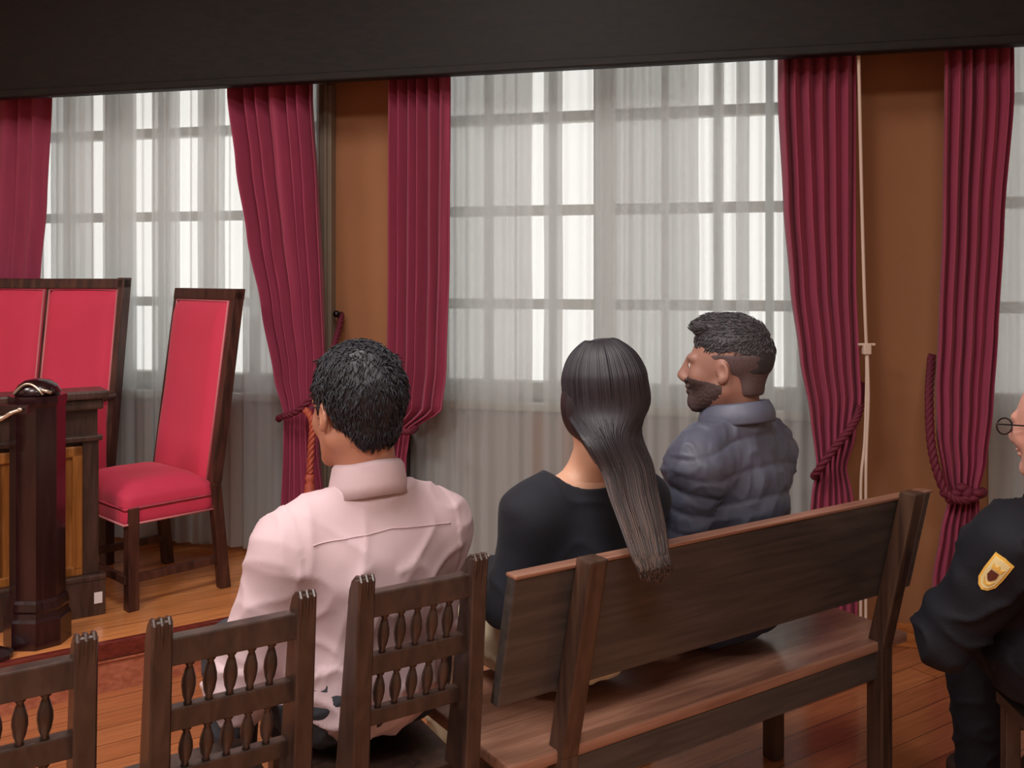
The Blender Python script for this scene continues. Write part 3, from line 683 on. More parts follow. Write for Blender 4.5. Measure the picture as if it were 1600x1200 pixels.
nz3 = lambda p, f, s=(1, 1, 1), o=0: noise.noise(Vector((p.x*f*s[0]+o, p.y*f*s[1]+o*.7, p.z*f*s[2]-o)))
ridge = lambda v: (1-abs(v)*2)**3 if abs(v) < .5 else 0
# head in its own frame: +y face, z up, origin between the ears; crown +.125, chin -.112
def head_field(F, HM, wide=1.0, k=1.0, female=False):
    w = wide; fe = .9 if female else 1
    F.ell((0, -.018, .035), (.077*w, .098, .088), M=HM)
    F.ell((0, .03, -.018), (.063*w, .066, .084*fe), M=HM, k=.03)
    for s in (-1, 1):
        F.cap((s*.05*w, -.002, -.05), (s*.02, .07, -.092*fe), .024, .02, k=.022, M=HM)
        F.ell((s*.036, .064, -.022), (.022, .02, .022), k=.02, M=HM)
        F.cap((s*.012, .088, .022), (s*.043, .076, .024), .0095, .009, k=.014, M=HM)
        F.ell((s*.031, .099, .004), (.018, .012, .012), k=.012, op='s', M=HM)
        F.ell((s*.031, .076, .004), (.0145, .0135, .0125), k=.004, M=HM)
        F.cap((s*.010, .108, -.030), (s*.012, .102, -.031), .0075, .007, k=.006, M=HM)
        # ear: rim, lobe, hollow
        F.ell((s*(.079*w), -.006, -.004), (.008, .0175, .027), rot=(-.15, 0, s*.35), k=.006, M=HM)
        F.ell((s*(.088*w), -.004, .0), (.008, .010, .016), rot=(-.15, 0, s*.35), k=.005, op='s', M=HM)
        F.ell((s*(.079*w), -.001, -.026), (.006, .008, .009), k=.006, M=HM)
    F.cap((0, .084, .018), (0, .099, -.026), .013, .0155, k=.012, M=HM)
    F.cap((0, .094, .020), (0, .117, -.022), .0075, .0105, k=.012, M=HM)
    F.ell((0, .096, -.050), (.023, .010, .0055), k=.006, M=HM); F.ell((0, .094, -.061), (.020, .010, .007), k=.006, M=HM)
    F.cap((-.02, .106, -.0555), (.02, .106, -.0555), .0022, .0022, k=.003, op='s', M=HM)
    F.ell((0, .080, -.088*fe), (.021, .018, .018), k=.018, M=HM)
def hand(F, wrist, fdir, pnorm, side, s=1.0):
    """wrist point, finger direction, palm-back normal, side (+1: thumb towards +cross)"""
    w = Vector(wrist); f = Vector(fdir).normalized(); n = Vector(pnorm); n = (n-f*n.dot(f)).normalized(); a = f.cross(n)*side
    for t, q in ((-.028, .0), (-.010, .004), (.010, .004), (.027, 0)):
        F.cap(w+f*.012+a*t*.6, w+f*(.083+q)*s+a*t, .014, .0115, k=.012)
    L = [.060, .076, .082, .074]
    for i, t in enumerate((-.031, -.0105, .0105, .031)):
        p = w+f*(.085*s)+a*t; q1 = p+(f*.92-n*.38)*L[i]*.45*s+a*t*.1; q2 = q1+(f*.7-n*.7)*L[i]*.3*s; q3 = q2+(f*.42-n*.9)*L[i]*.25*s
        F.cap(p, q1, .0095, .0088, k=.004); F.cap(q1, q2, .0088, .0082, k=.004); F.cap(q2, q3, .0082, .0072, k=.004)
    p = w+f*.022+a*.024; q1 = p+(f*.62+a*.72-n*.15)*.042; q2 = q1+(f*.9+a*.25-n*.25)*.032; q3 = q2+(f*.95-n*.25)*.024
    F.cap(p, q1, .014, .0115, k=.01); F.cap(q1, q2, .0115, .0095, k=.004); F.cap(q2, q3, .0095, .008, k=.004)
def bodyparts(J, F, which, t=0.0, arms_t=None):
    """adds torso / arms / legs grown by t"""
    g = J['g']; at_ = arms_t if arms_t is not None else t
    if 'torso' in which:
        wz = J['waist']; c = J['chest']; hh = J['hip']; sh = J['sh']
        F.ell(hh, (.165*g+t, .125*g+t, .105+t), k=.04); F.ell(wz, (.14*g+t, .108*g+t, .15+t), k=.05); F.ell(c, (.158*g+t, .118*g+t, .15+t), k=.05)
        F.cap(sh[0], sh[1], .062*g+t, .062*g+t, k=.05)
        nb = Vector(J['neck'])
        for q in sh:
            q = Vector(q); F.cap(nb+Vector((0, 0, -.035)), nb.lerp(q, .75)+Vector((0, 0, .022)), .05*g+t, .042*g+t, k=.03)
        F.cap(c, nb+Vector((0, 0, -.03)), .09*g+t, .062*g+t, k=.04)
    if 'arms' in which:
        for i in (0, 1):
            a = J['sh'][i]; e = J['el'][i]; w = J['wr'][i]
            F.cap(a, e, .056*g+at_, .041*g+at_, k=.035); F.cap(e, w, .041*g+at_, .028*g+at_*.9, k=.012)
    if 'legs' in which:
        for i in (0, 1):
            h = J['hp'][i]; kn = J['kn'][i]; an = J['an'][i]
            F.cap(h, kn, .085*g+t, .058*g+t, k=.03); F.cap(kn, an, .056*g+t, .038*g+t, k=.015)
def bounds(J, m=.16):
    P = [Vector(p) for key in ('sh', 'el', 'wr', 'hp', 'kn', 'an') for p in J[key]]+[Vector(J[k]) for k in ('hip', 'neck')]
    return [min(p[i] for p in P)-m for i in range(3)], [max(p[i] for p in P)+m for i in range(3)]
def mirror(p): return (-p[0], p[1], p[2])
def make_person(label, loc, rz, J, HM, skin, wide=1.0, female=False, fingers=True, trousers=None, shoe=None, neck_r=.056, eyes=False, hipw=1.0):
    lo, hi = bounds(J); lo[2] = 0
    F = Field(lo, hi, .0065); bodyparts(J, F, ('torso', 'arms', 'legs'))
    for i in (0, 1):
        a = Vector(J['an'][i]); F.cap(a+Vector((0, -.02, -.045)), a+Vector((0, .15, -.062)), .034, .026, k=.03)
    body = F.mesh('lower', skin, relax=1)
    parts = [body]
    if fingers:
        for i in (0, 1):
            w = Vector(J['wr'][i]); d = Vector(J['hd'][i]); lo2 = [w[k]-.22 for k in range(3)]; hi2 = [w[k]+.22 for k in range(3)]
            F = Field(lo2, hi2, .0035); e = Vector(J['el'][i]); F.cap(w-(w-e).normalized()*.05, w+d*.012, .027, .024); hand(F, w, d, (0, -.0, 1) if abs(d.z) < .8 else (0, 1, 0), 1 if i == 0 else -1)
            parts.append(F.mesh('hand', skin, relax=1))
    c = HM @ Vector((0, 0, 0)); nb = Vector(J['neck'])
    F = Field([c.x-.16, min(c.y, nb.y)-.17, nb.z-.09], [c.x+.16, max(c.y, nb.y)+.17, c.z+.16], .003)
    head_field(F, HM, wide, female=female)
    F.cap(HM @ Vector((0, -.022, -.05)), nb+Vector((0, 0, -.01)), neck_r, neck_r+.004, k=.03)
    F.cap(nb+Vector((-.06, 0, -.05)), nb+Vector((.06, 0, -.05)), .05, .05, k=.04)
    parts.append(F.mesh('head', skin, relax=1))
    b = join_meshes('person', parts, skin); b.location = loc; b.rotation_euler = (0, 0, rz); tag(b, label, 'person')
    if trousers:
        F = Field(lo, hi, .007); bodyparts(J, F, ('legs',), .012)
        F.ell(J['hip'], (.17*J['g']*hipw+.01, .13*J['g']+.01, .115), k=.04); F.cut((0, 0, J['hip'][2]+.11), (0, 0, 1)); F.cut((0, 0, J['an'][0][2]-.03), (0, 0, -1))
        F.mesh('trousers', trousers, b, disp=lambda p: .006*ridge(nz3(p, 14, (1, .7, 1), 3)), relax=2)
    if shoe:
        for i in (0, 1):
            a = Vector(J['an'][i]); F = Field([a.x-.09, a.y-.12, 0], [a.x+.09, a.y+.25, a.z+.05], .005)
            F.cap(a+Vector((0, -.025, -.045)), a+Vector((0, .16, -.06)), .042, .036, k=.02); F.ell(a+Vector((0, .07, -.085)), (.046, .145, .02), k=.01); F.cut((0, 0, .004), (0, 0, -1)); F.cut((0, 0, a.z-.01), (0, 0, 1))
            F.mesh('shoe', shoe, b)
    if eyes:
        for s in (-1, 1):
            mb = MB(HM); mb.ell((s*.031, .0785, .004), (.0125, .0125, .0115)); e = mb.done('eye', M['eye'], b, smooth=True)
            mb = MB(HM); mb.ell((s*.031, .0895, .004), (.006, .0025, .006), seg=12); mb.done('iris', M['iris'], e, smooth=True)
    return b
def head_matrix(pos, yaw=0, pitch=0, roll=0):
    return Matrix.Translation(pos) @ Matrix.Rotation(yaw, 4, 'Z') @ Matrix.Rotation(pitch, 4, 'X') @ Matrix.Rotation(roll, 4, 'Y')
def local_of(world, loc, rz):
    return Matrix.Rotation(-rz, 4, 'Z') @ (Vector(world)-Vector(loc))
def ring_collar(name, mat, parent, c, rx, ry, z0, z1, flare, tilt, th=.004, gap=None, puff=0, n=64):
    P = []; rows = 10
    for j in range(rows+1):
        v = j/rows; row = []
        a0, a1 = (0, 2*PI) if gap is None else (PI/2+gap, PI/2+2*PI-gap)
        for i in range(n+1):
            a = a0+(a1-a0)*i/n; k = 1+flare*(1-v)
            pf = puff*math.sin(PI*v)
            row.append(Vector((c[0]+(rx*k+pf)*math.cos(a), c[1]+(ry*k+pf)*math.sin(a)-tilt*0, z0+(z1-z0)*v-tilt*math.sin(a)*(1))))
        P.append(row)
    return grid_mesh(name, P, mat, parent, th)
def mat_locks(name, c, tip=None, z0=0, z1=1, rough=.5):
    m, nt, b = nodes_mat(name); N = nt.nodes; L = nt.links
    at_ = N.new('ShaderNodeAttribute'); at_.attribute_name = 'tone'
    mx = N.new('ShaderNodeMix'); mx.data_type = 'RGBA'; mx.inputs[6].default_value = lin(tuple(v*.45 for v in c)); mx.inputs[7].default_value = lin(tuple(min(255, v*1.75) for v in c))
    L.new(at_.outputs['Fac'], mx.inputs[0]); last = mx.outputs[2]
    if tip:
        tc = N.new('ShaderNodeTexCoord'); sp = N.new('ShaderNodeSeparateXYZ'); L.new(tc.outputs['Object'], sp.inputs[0])
        mr = N.new('ShaderNodeMapRange'); mr.inputs['From Min'].default_value = z1; mr.inputs['From Max'].default_value = z0; L.new(sp.outputs['Z'], mr.inputs['Value'])
        p = N.new('ShaderNodeMapRange'); p.inputs['From Min'].default_value = .25; p.inputs['From Max'].default_value = .95; L.new(at_.outputs['Fac'], p.inputs['Value'])
        ml = N.new('ShaderNodeMath'); ml.operation = 'MULTIPLY'; L.new(mr.outputs[0], ml.inputs[0]); L.new(p.outputs[0], ml.inputs[1])
        m3 = N.new('ShaderNodeMix'); m3.data_type = 'RGBA'; L.new(ml.outputs[0], m3.inputs[0]); L.new(last, m3.inputs[6]); m3.inputs[7].default_value = lin(tip); last = m3.outputs[2]
    L.new(last, b.inputs['Base Color']); b.inputs['Roughness'].default_value = rough
    return m
def put_tone(o, runs):
    a = o.data.attributes.new('tone', 'FLOAT', 'POINT'); v = []
    for n, t in runs: v += [t]*n
    v += [0.5]*(len(o.data.vertices)-len(v)); a.data.foreach_set('value', v[:len(o.data.vertices)])
def tufts(hair_o, HM, n, mat, length, flow, rad=.0014, zmin=-.2, lift=.25, seed=1):
    rd = random.Random(seed); me = hair_o.data; inv = HM.inverted(); R3 = HM.to_3x3(); polys = me.polygons; mb = MB(); runs = []; k = 0
    while len(runs) < n and k < n*6:
        k += 1; p = polys[rd.randrange(len(polys))]; c = Vector(p.center); q = inv @ c; nn = (R3.inverted() @ Vector(p.normal))
        if q.z < zmin: continue
        d = flow(q)+Vector((rd.uniform(-.3, .3), rd.uniform(-.3, .3), rd.uniform(-.2, .2))); d = (d-nn*d.dot(nn))
        if d.length < .05: continue
        d.normalize(); L = length*rd.uniform(.6, 1.3); side = d.cross(nn)*rd.uniform(-.3, .3)
        pts = [q-nn*.0015]+[q+d*L*t+nn*(.0008+L*lift*math.sin(t*PI*.8)*.5)+side*L*t*t for t in (.35, .7, 1)]
        mb.tube([HM @ x for x in pts], [rad, rad*1.1, rad*.8, rad*.2], 4); runs.append((16, rd.random()))
    o = mb.done('tufts', mat, hair_o, smooth=True); put_tone(o, runs); return o
# ------------------------------------------------------------------ man in the pink shirt
ang1 = BA; loc1 = (-.300, 1.975, 0)
hw_ = at(556, 543, 1.95); hc = local_of((hw_.x, hw_.y, hw_.z-.128), loc1, ang1)
J = dict(g=1.0, hip=(0, 0, .60), waist=(0, .01, .68), chest=(0, -.005, .82), neck=(.0, -.02, .985),
         sh=[(-.158, 0, .865), (.155, 0, .865)], el=[(-.245, .05, .60), (.178, .07, .62)], wr=[(-.14, .29, .645), (.13, .28, .64)], hd=[(.35, .9, -.1), (-.35, .9, -.1)],
         hp=[(-.09, .02, .565), (.09, .02, .565)], kn=[(-.14, .43, .53), (.13, .43, .53)], an=[(-.14, .46, .10), (.13, .46, .10)])
HM1 = head_matrix(hc, math.radians(10), math.radians(-6), 0)
p1 = make_person('man seen from behind in a pale pink shirt with short black hair', loc1, ang1, J, HM1, M['skin1'], wide=1.02, trousers=M['grey_trousers'], shoe=M['shoe'])
lo, hi = bounds(J); F = Field(lo, hi, .006)
bodyparts(J, F, ('torso', 'arms'), .014, .019)
F.cut((0, 0, .50), (0, 0, -1)); F.cut(J['neck'], (0, .25, 1), k=.004)
for w, e in zip(J['wr'], J['el']): d = (Vector(w)-Vector(e)).normalized(); F.cap(Vector(w)+d*.0, Vector(w)+d*.1, .05, .05, k=.003, op='s')
def shirt_disp(p):
    side = 1 if p.x > 0 else -1
    d = .0
    # wrinkles raking from the armpits to the spine, and hanging folds on sleeves
    q = Vector((p.x*4+p.z*7*side, p.y*4, p.z*9-p.x*side*6)); d += .007*ridge(noise.noise(q*1.1))*(.4 if abs(p.x) > .18 else 1)*min(1, max(0, (.98-p.z)*7))
    q = Vector((p.x*12+5, p.y*8, p.z*5)); d += .005*ridge(noise.noise(q))
    if abs(p.x) > .17: d += .004*ridge(nz3(p, 8, (.7, .7, 1.8), 8))
    d += .003*nz3(p, 7, o=2)
    if p.z < .66: d += .010*(ridge(nz3(p, 9, (1.6, 1, 1.2), 4)))
    return d
sh = F.mesh('shirt', M['pink_shirt'], p1, disp=shirt_disp, relax=2)
# collar stand and fold-over
def shirt_collar(parent, c, mat, rx=.060, ry=.066, z0=-.012, z1=.046, tilt=.014):
    P = []; n = 72
    prof = [(0, z0, 0), (.002, z0+(z1-z0)*.5, 0), (.001, z1, 0), (.004, z1+.004, 0), (.010, z1-.004, 0), (.016, z0+(z1-z0)*.35, 0), (.021, z0-.004, 0)]
    for dr, z, _ in prof:
        row = []
        for i in range(n+1):
            a = PI/2+.12+(2*PI-.24)*i/n
            row.append(Vector((c[0]+(rx+dr)*math.cos(a), c[1]+(ry+dr)*math.sin(a), c[2]+z-tilt*math.sin(a)+.002*math.sin(3*a))))
        P.append(row)
    return grid_mesh('collar', P, mat, parent, .003)
nk = Vector(J['neck']); hb = HM1 @ Vector((0, -.022, -.06)); mid = nk.lerp(hb, .35)
shirt_collar(sh, (mid.x, mid.y, nk.z-.004), M['pink_shirt'])
mb = MB()   # yoke seam across the upper back
bv = BVHTree.FromPolygons([v.co for v in sh.data.vertices], [tuple(p.vertices) for p in sh.data.polygons])
pts = []
for i in range(41):
    x = -.15+.3*i/40; h = bv.ray_cast(Vector((x, -.6, .915-abs(x)*.12)), Vector((0, 1, 0)))
    if h[0]: pts.append(h[0]+Vector((0, -.0008, 0)))
mb.tube(pts, .0016, 5); mb.done('yoke_seam', M['pink_shirt'], sh, smooth=True)
def short_hair(parent, HM, mat, top=.012, side=.004, nape=-.055, tuft=.005, name='hair', freq=55, front=.01, quiff=False):
    c = HM @ Vector((0, 0, 0)); F = Field([c[i]-.2 for i in range(3)], [c[i]+.2 for i in range(3)], .003)
    F.ell((0, -.020, .035), (.077+side, .099+side, .088+side), M=HM); F.ell((0, -.01, .062+top*.5), (.066+side, .088, .062+top*.6), M=HM, k=.02)
    F.ell((0, -.062, -.03), (.055, .036, .05), M=HM, k=.02)
    F.cut((0, 0, nape), (0, 0, -1), M=HM, k=.01)
    F.cut((0, .062+front, .05), (0, 1, -.35), M=HM, k=.012)                 # forehead
    F.ell((0, .085, -.035), (.12, .075, .088), k=.01, op='s', M=HM)
    for s in (-1, 1): F.ell((s*.088, -.002, -.02), (.03, .026, .045), k=.01, op='s', M=HM)
    if quiff: F.cap((-.032, .066, .104), (.032, .066, .104), .017, .017, k=.02, M=HM); F.cap((-.03, .04, .112), (.03, .04, .112), .020, .020, k=.02, M=HM)
    inv = HM.inverted()
    def dd(p):
        q = inv @ p; t = max(0, min(1, (q.z-.03)/.06))
        return tuft*(.35+t)*(ridge(nz3(q, freq*.35, (1, .5, 1), 1))*1.2-.3+nz3(q, freq, (1, .6, 1), 5)*.6)
    return F.mesh(name, mat, parent, disp=dd, relax=1)
h1 = short_hair(p1, HM1, M['hair_black'], top=.014, side=.008, tuft=.0028, nape=-.075)
tufts(h1, HM1, 2600, mat_locks('black_hair_tufts', (22, 22, 28), rough=.6), .020, lambda q: Vector((q.x*2, (q.y+.05)*-1.2 if q.y < .02 else .6, -.35-.5*max(0, .1-q.z)*8)), .0013, lift=.22)
# ------------------------------------------------------------------ long-haired woman
ang2 = BA; loc2 = (.150, 2.20, 0); g2 = .86
hw_ = at(938, 534, 2.14); hc = local_of((hw_.x, hw_.y, hw_.z-.126), loc2, ang2)
nb2 = local_of(at(918, 742, 2.17), loc2, ang2)
J = dict(g=g2, hip=(0, 0, .60), waist=(0, .0, .68), chest=(nb2.x*.8, nb2.y*.6, .80), neck=(nb2.x, nb2.y, nb2.z+.005),
         sh=[(nb2.x-.148, nb2.y, nb2.z-.075), (nb2.x+.148, nb2.y, nb2.z-.075)], el=[(-.185, .0, .69), (.135, .03, .68)], wr=[(-.08, .22, .70), (.07, .23, .70)], hd=[(.4, .9, -.1), (-.4, .9, -.1)],
         hp=[(-.085, .02, .565), (.085, .02, .565)], kn=[(-.10, .42, .53), (.10, .42, .53)], an=[(-.10, .44, .10), (.10, .44, .10)])
HM2 = head_matrix(hc, math.radians(-10), math.radians(-4), math.radians(-4))
p2 = make_person('woman in a black sweater with very long straight dark hair falling over the bench', loc2, ang2, J, HM2, M['skin2'], wide=.95, female=True, hipw=1.12, trousers=M['cream_trousers'], shoe=M['shoe'], neck_r=.048)
lo, hi = bounds(J); F = Field(lo, hi, .006); bodyparts(J, F, ('torso', 'arms'), .012, .02)
F.cut((0, 0, .645), (0, 0, -1)); F.ell((nb2.x-.01, nb2.y+.0, nb2.z+.03), (.098, .102, .060), k=.006, op='s')
for w, e in zip(J['wr'], J['el']): d = (Vector(w)-Vector(e)).normalized(); F.cap(Vector(w), Vector(w)+d*.1, .05, .05, k=.003, op='s')
sw = F.mesh('sweater', M['black_knit'], p2, disp=lambda p: .006*ridge(nz3(p, 8, (1, 1, 1.4), 2))+.005*nz3(p, 6, o=7), relax=2)
# long hair: a cap on the skull plus a fall made of many locks, in the woman's own frame
def W2(px, py, Y): return local_of(at(px, py, Y), loc2, ang2)
F = Field([hc.x-.22, hc.y-.26, .5], [hc.x+.26, hc.y+.2, hc.z+.17], .0045)
F.ell((0, -.020, .036), (.077+.007, .100+.007, .088+.007), M=HM2); F.ell((0, -.045, -.02), (.082, .075, .10), M=HM2, k=.03)
F.cap(HM2 @ Vector((-.055, -.02, -.02)), HM2 @ Vector((-.035, -.055, -.115)), .042, .034, k=.03)
F.ell((0, .09, -.03), (.075, .06, .12), k=.015, op='s', M=HM2)
SP = [(942, 592, 2.075, .080), (943, 622, 2.07, .078), (955, 682, 2.03, .080), (978, 730, 2.012, .072), (990, 775, 1.98, .066), (1005, 825, 1.93, .058), (1016, 868, 1.895, .048), (1023, 896, 1.885, .036)]
for a, b_ in zip(SP[3:-1], SP[4:-1]):
    pa = W2(*a[:3]); pb = W2(*b_[:3]); ux = Vector((1, 0, 0))
    for s in (-1, -.5, 0, .5, 1):
        k_ = .34 if a[1] < 700 else (.17 if a[1] < 800 else .13); F.cap(pa+ux*s*a[3]*(.94-k_), pb+ux*s*b_[3]*(.94-k_), a[3]*k_, b_[3]*k_, k=.02)
ctab = sorted([(W2(*q[:3]).z, W2(*q[:3]).x) for q in SP])
cx_of = lambda z: interp(ctab, z)
for s_ in (-1, 1): F.ell((s_*.068, -.008, -.012), (.037, .046, .07), M=HM2, k=.02)
F.F += .0065
hair = F.mesh('hair', mat_hair('long_brown_hair', (40, 34, 38), (122, 86, 60), .66, 1.08, .34, (70, 70, 2)), p2,
     disp=lambda p: .0015*noise.noise(Vector(((p.x-cx_of(p.z))*70, p.y*20, p.z*2))), relax=3)
fl = lambda py: .40 if py < 660 else .42-.2*min(1, (py-660)/110)
mb = MB(); rnd = random.Random(3)
crown = HM2 @ Vector((0, -.005, .132))
LT = []; MID = mat_locks('long_hair_locks', (28, 25, 30), (126, 96, 76), .68, 1.06)
for i in range(820):
    u = rnd.uniform(-1, 1); a0 = u*1.75-.05           # azimuth around the back of the skull
    dep = rnd.uniform(0, 1)
    ys = .07*abs(u)**1.2-.045*(1-abs(u)); q = [HM2 @ Vector((.006*u, ys, .036+.0965*math.sqrt(1-((ys+.02)/.11)**2)))]
    for ph in (.32, .62, .95, 1.3, 1.57):
        rr = math.sin(ph); q.append(HM2 @ Vector(((.0875+.004*dep)*rr*math.sin(a0), -.02-(.108+.005*dep)*rr*math.cos(a0), .036+(.096+.003*dep)*math.cos(ph))))
    q.append(HM2 @ Vector((.092*math.sin(a0*.95), -.022-.106*math.cos(a0*.95), -.018)))
    for (px, py, Y, w) in SP[2:]:
        c = W2(px, py, Y); v = u*.97+.03*math.sin(i*3.1+py*.01); q.append(c+Vector((w*.99*v, -fl(py)*w*math.sqrt(max(0, 1-v*v))*(.85+.2*dep)-.001, 0)))
    L = rnd.uniform(-.0, .03)*(1-.5*abs(u)); q[-1] = q[-1]+Vector((rnd.uniform(-.012, .012), -.002, -L+.012))
    sp_ = smooth_pts(q, 5); n_ = len(sp_)
    mb.tube(sp_, [.0024*(1-.8*(k/(n_-1))**3)*(.4+.6*min(1, k/6)) for k in range(n_)], 5); LT.append((n_*5, rnd.random()))
lk = mb.done('hair_locks', MID, hair, smooth=True); put_tone(lk, LT)
# ------------------------------------------------------------------ man in the puffer jacket
ang3 = math.radians(44); loc3 = (.575, 2.475, 0); g3 = .92
hw_ = at(1136, 494, 2.42); hc = local_of((hw_.x, hw_.y, hw_.z-.130), loc3, ang3)
nb3 = local_of(at(1150, 652, 2.42), loc3, ang3)
J = dict(g=g3, hip=(0, 0, .60), waist=(0, .0, .71), chest=(nb3.x*.6, nb3.y*.5, .86), neck=(nb3.x, nb3.y, nb3.z),
         sh=[(nb3.x-.150, nb3.y+.01, nb3.z-.105), (nb3.x+.150, nb3.y+.01, nb3.z-.105)], el=[(nb3.x-.16, nb3.y+.08, .68), (nb3.x+.20, nb3.y+.08, .68)], wr=[(-.10, .27, .64), (.12, .28, .64)], hd=[(.4, .9, -.1), (-.4, .9, -.1)],
         hp=[(-.09, .02, .565), (.09, .02, .565)], kn=[(-.05, .43, .54), (.15, .43, .54)], an=[(-.05, .46, .10), (.15, .46, .10)])
HM3 = head_matrix(hc, math.radians(22), math.radians(0), 0)
p3 = make_person('bearded man in a quilted slate-blue puffer jacket, face in profile', loc3, ang3, J, HM3, M['skin3'], wide=1.0, trousers=M['jeans'], shoe=M['shoe'], eyes=True)
lo, hi = bounds(J); F = Field(lo, hi, .006); bodyparts(J, F, ('torso', 'arms'), .020, .026)
F.cut((0, 0, .57), (0, 0, -1)); F.cut((nb3.x, nb3.y, nb3.z+.012), (0, .2, 1), k=.01)
for w, e in zip(J['wr'], J['el']): d = (Vector(w)-Vector(e)).normalized(); F.cap(Vector(w), Vector(w)+d*.1, .06, .06, k=.003, op='s')
SHL, ELB = [Vector(q) for q in J['sh']], [Vector(q) for q in J['el']]
def puff(p):
    best = None
    for a, e in zip(SHL, ELB):
        ab = e-a; t = (p-a).dot(ab)/ab.dot(ab); d = (p-(a+ab*max(0, min(1, t)))).length
        if d < .105*g3 and t > .02 and abs(p.x-nb3.x) > .15: best = t*ab.length
    x = (best/.05) if best is not None else (p.z-.04*math.cos((p.x-nb3.x)*7)+.03)/.072
    f = abs(math.sin(PI*x)); d = .0075*(f**.45)-.009
    d += .0035*ridge(noise.noise(Vector((p.x*24, p.y*24, p.z*11))))*f + .004*noise.noise(Vector((p.x*30, p.y*30, p.z*16)))+.004*ridge(noise.noise(Vector((p.x*9+p.z*9, p.y*9, p.z*13-p.x*6))))
    return d
jk = F.mesh('jacket', M['puffer'], p3, disp=puff, relax=2)
nn = HM3 @ Vector((0, -.025, -.07)); md = nb3.lerp(nn, .45)
ring_collar('jacket_collar', M['puffer'], jk, (md.x, md.y, 0), .070, .076, nb3.z-.012, nb3.z+.036, .22, .012, th=.010, gap=.25, puff=.006)
h3 = short_hair(p3, HM3, M['hair_fade'], top=.013, side=-.0005, tuft=.002, nape=-.012, front=.016, quiff=True)
tufts(h3, HM3, 2200, mat_locks('short_hair_tufts', (52, 49, 52), rough=.6), .012, lambda q: Vector((q.x*1.5, .8, .25 if q.z > .08 else -.8)), .0011, lift=.2, seed=4, zmin=.045)
# cropped sides and nape, a very thin layer
c = HM3 @ Vector((0, 0, 0)); F = Field([c[i]-.18 for i in range(3)], [c[i]+.18 for i in range(3)], .003)
F.ell((0, -.018, .035), (.0785, .0995, .089), M=HM3); F.ell((0, -.055, -.04), (.056, .038, .055), M=HM3, k=.02); F.cut((0, 0, -.065), (0, 0, -1), M=HM3); F.cut((0, 0, .04), (0, 0, 1), M=HM3)
F.cut((0, .052, .0), (0, 1, 0), M=HM3)
F.ell((0, .085, -.045), (.12, .072, .06), k=.01, op='s', M=HM3)
for s in (-1, 1): F.ell((s*.088, -.0, -.012), (.03, .024, .04), k=.008, op='s', M=HM3)
F.mesh('side_hair', M['hair_sides'], p3, relax=1)
# beard: the lower face grown by 2.5 mm, cut to cheeks and chin
F = Field([c[i]-.18 for i in range(3)], [c[i]+.18 for i in range(3)], .003)
head_field(F, HM3); F.F -= .0013
F.cut((0, .0, -.034), (0, -.15, 1), M=HM3, k=.006); F.cut((0, -.005, 0), (0, -1, .0), M=HM3, k=.006); F.ell((0, .11, -.0555), (.024, .02, .008), k=.004, op='s', M=HM3)
F.ell((0, .125, -.018), (.03, .035, .026), k=.004, op='s', M=HM3)
F.mesh('beard', M['beard'], p3, relax=1, disp=lambda p: .0015*nz3(p, 150))
# ------------------------------------------------------------------ bald police officer
ang4 = math.radians(-8); loc4 = (1.235, 2.075, 0)
hw_ = at(1658, 578, 2.09); hc = local_of((hw_.x, hw_.y, hw_.z-.126), loc4, ang4)
nb4 = local_of(at(1655, 792, 2.07), loc4, ang4)
el_w = local_of(at(1480, 992, 2.08), loc4, ang4); sh_w = local_of(at(1588, 852, 1.985), loc4, ang4)
J = dict(g=1.06, hip=(0, 0, .60), waist=(0, .0, .68), chest=(nb4.x*.5, nb4.y*.5, .79), neck=(nb4.x, nb4.y, nb4.z),
         sh=[tuple(sh_w), (nb4.x+.19, nb4.y, sh_w.z)], el=[tuple(el_w), (.26, .06, .6)], wr=[(el_w.x+.09, el_w.y+.22, el_w.z+.01), (.10, .25, .63)], hd=[(.5, .8, -.1), (-.5, .85, -.1)],
         hp=[(-.09, .02, .57), (.09, .02, .57)], kn=[(-.10, .42, .55), (.13, .43, .54)], an=[(-.07, .44, .10), (.13, .46, .10)])
HM4 = head_matrix(hc, math.radians(34), math.radians(-6), 0)
p4 = make_person('bald police officer with glasses in a dark navy uniform at the right edge', loc4, ang4, J, HM4, M['skin4'], wide=1.0, trousers=M['uniform'], shoe=M['shoe'], eyes=True)
lo, hi = bounds(J); F = Field(lo, hi, .006); bodyparts(J, F, ('torso', 'arms'), .020, .022)
F.cut((0, 0, .56), (0, 0, -1)); F.cut((nb4.x, nb4.y, nb4.z+.005), (0, .2, 1), k=.01)
for w, e in zip(J['wr'], J['el']): d = (Vector(w)-Vector(e)).normalized(); F.cap(Vector(w), Vector(w)+d*.1, .06, .06, k=.003, op='s')
un = F.mesh('uniform_jacket', M['uniform'], p4, disp=lambda p: .012*ridge(noise.noise(Vector((p.x*9+p.z*8, p.y*7, p.z*9-p.x*6))))+.006*nz3(p, 9, o=3), relax=2)
nn = HM4 @ Vector((0, -.025, -.07)); md = nb4.lerp(nn, .45)
ring_collar('uniform_collar', M['uniform'], un, (md.x, md.y, 0), .072, .078, nb4.z-.02, nb4.z+.035, .2, .01, th=.006, gap=.25, puff=.004)
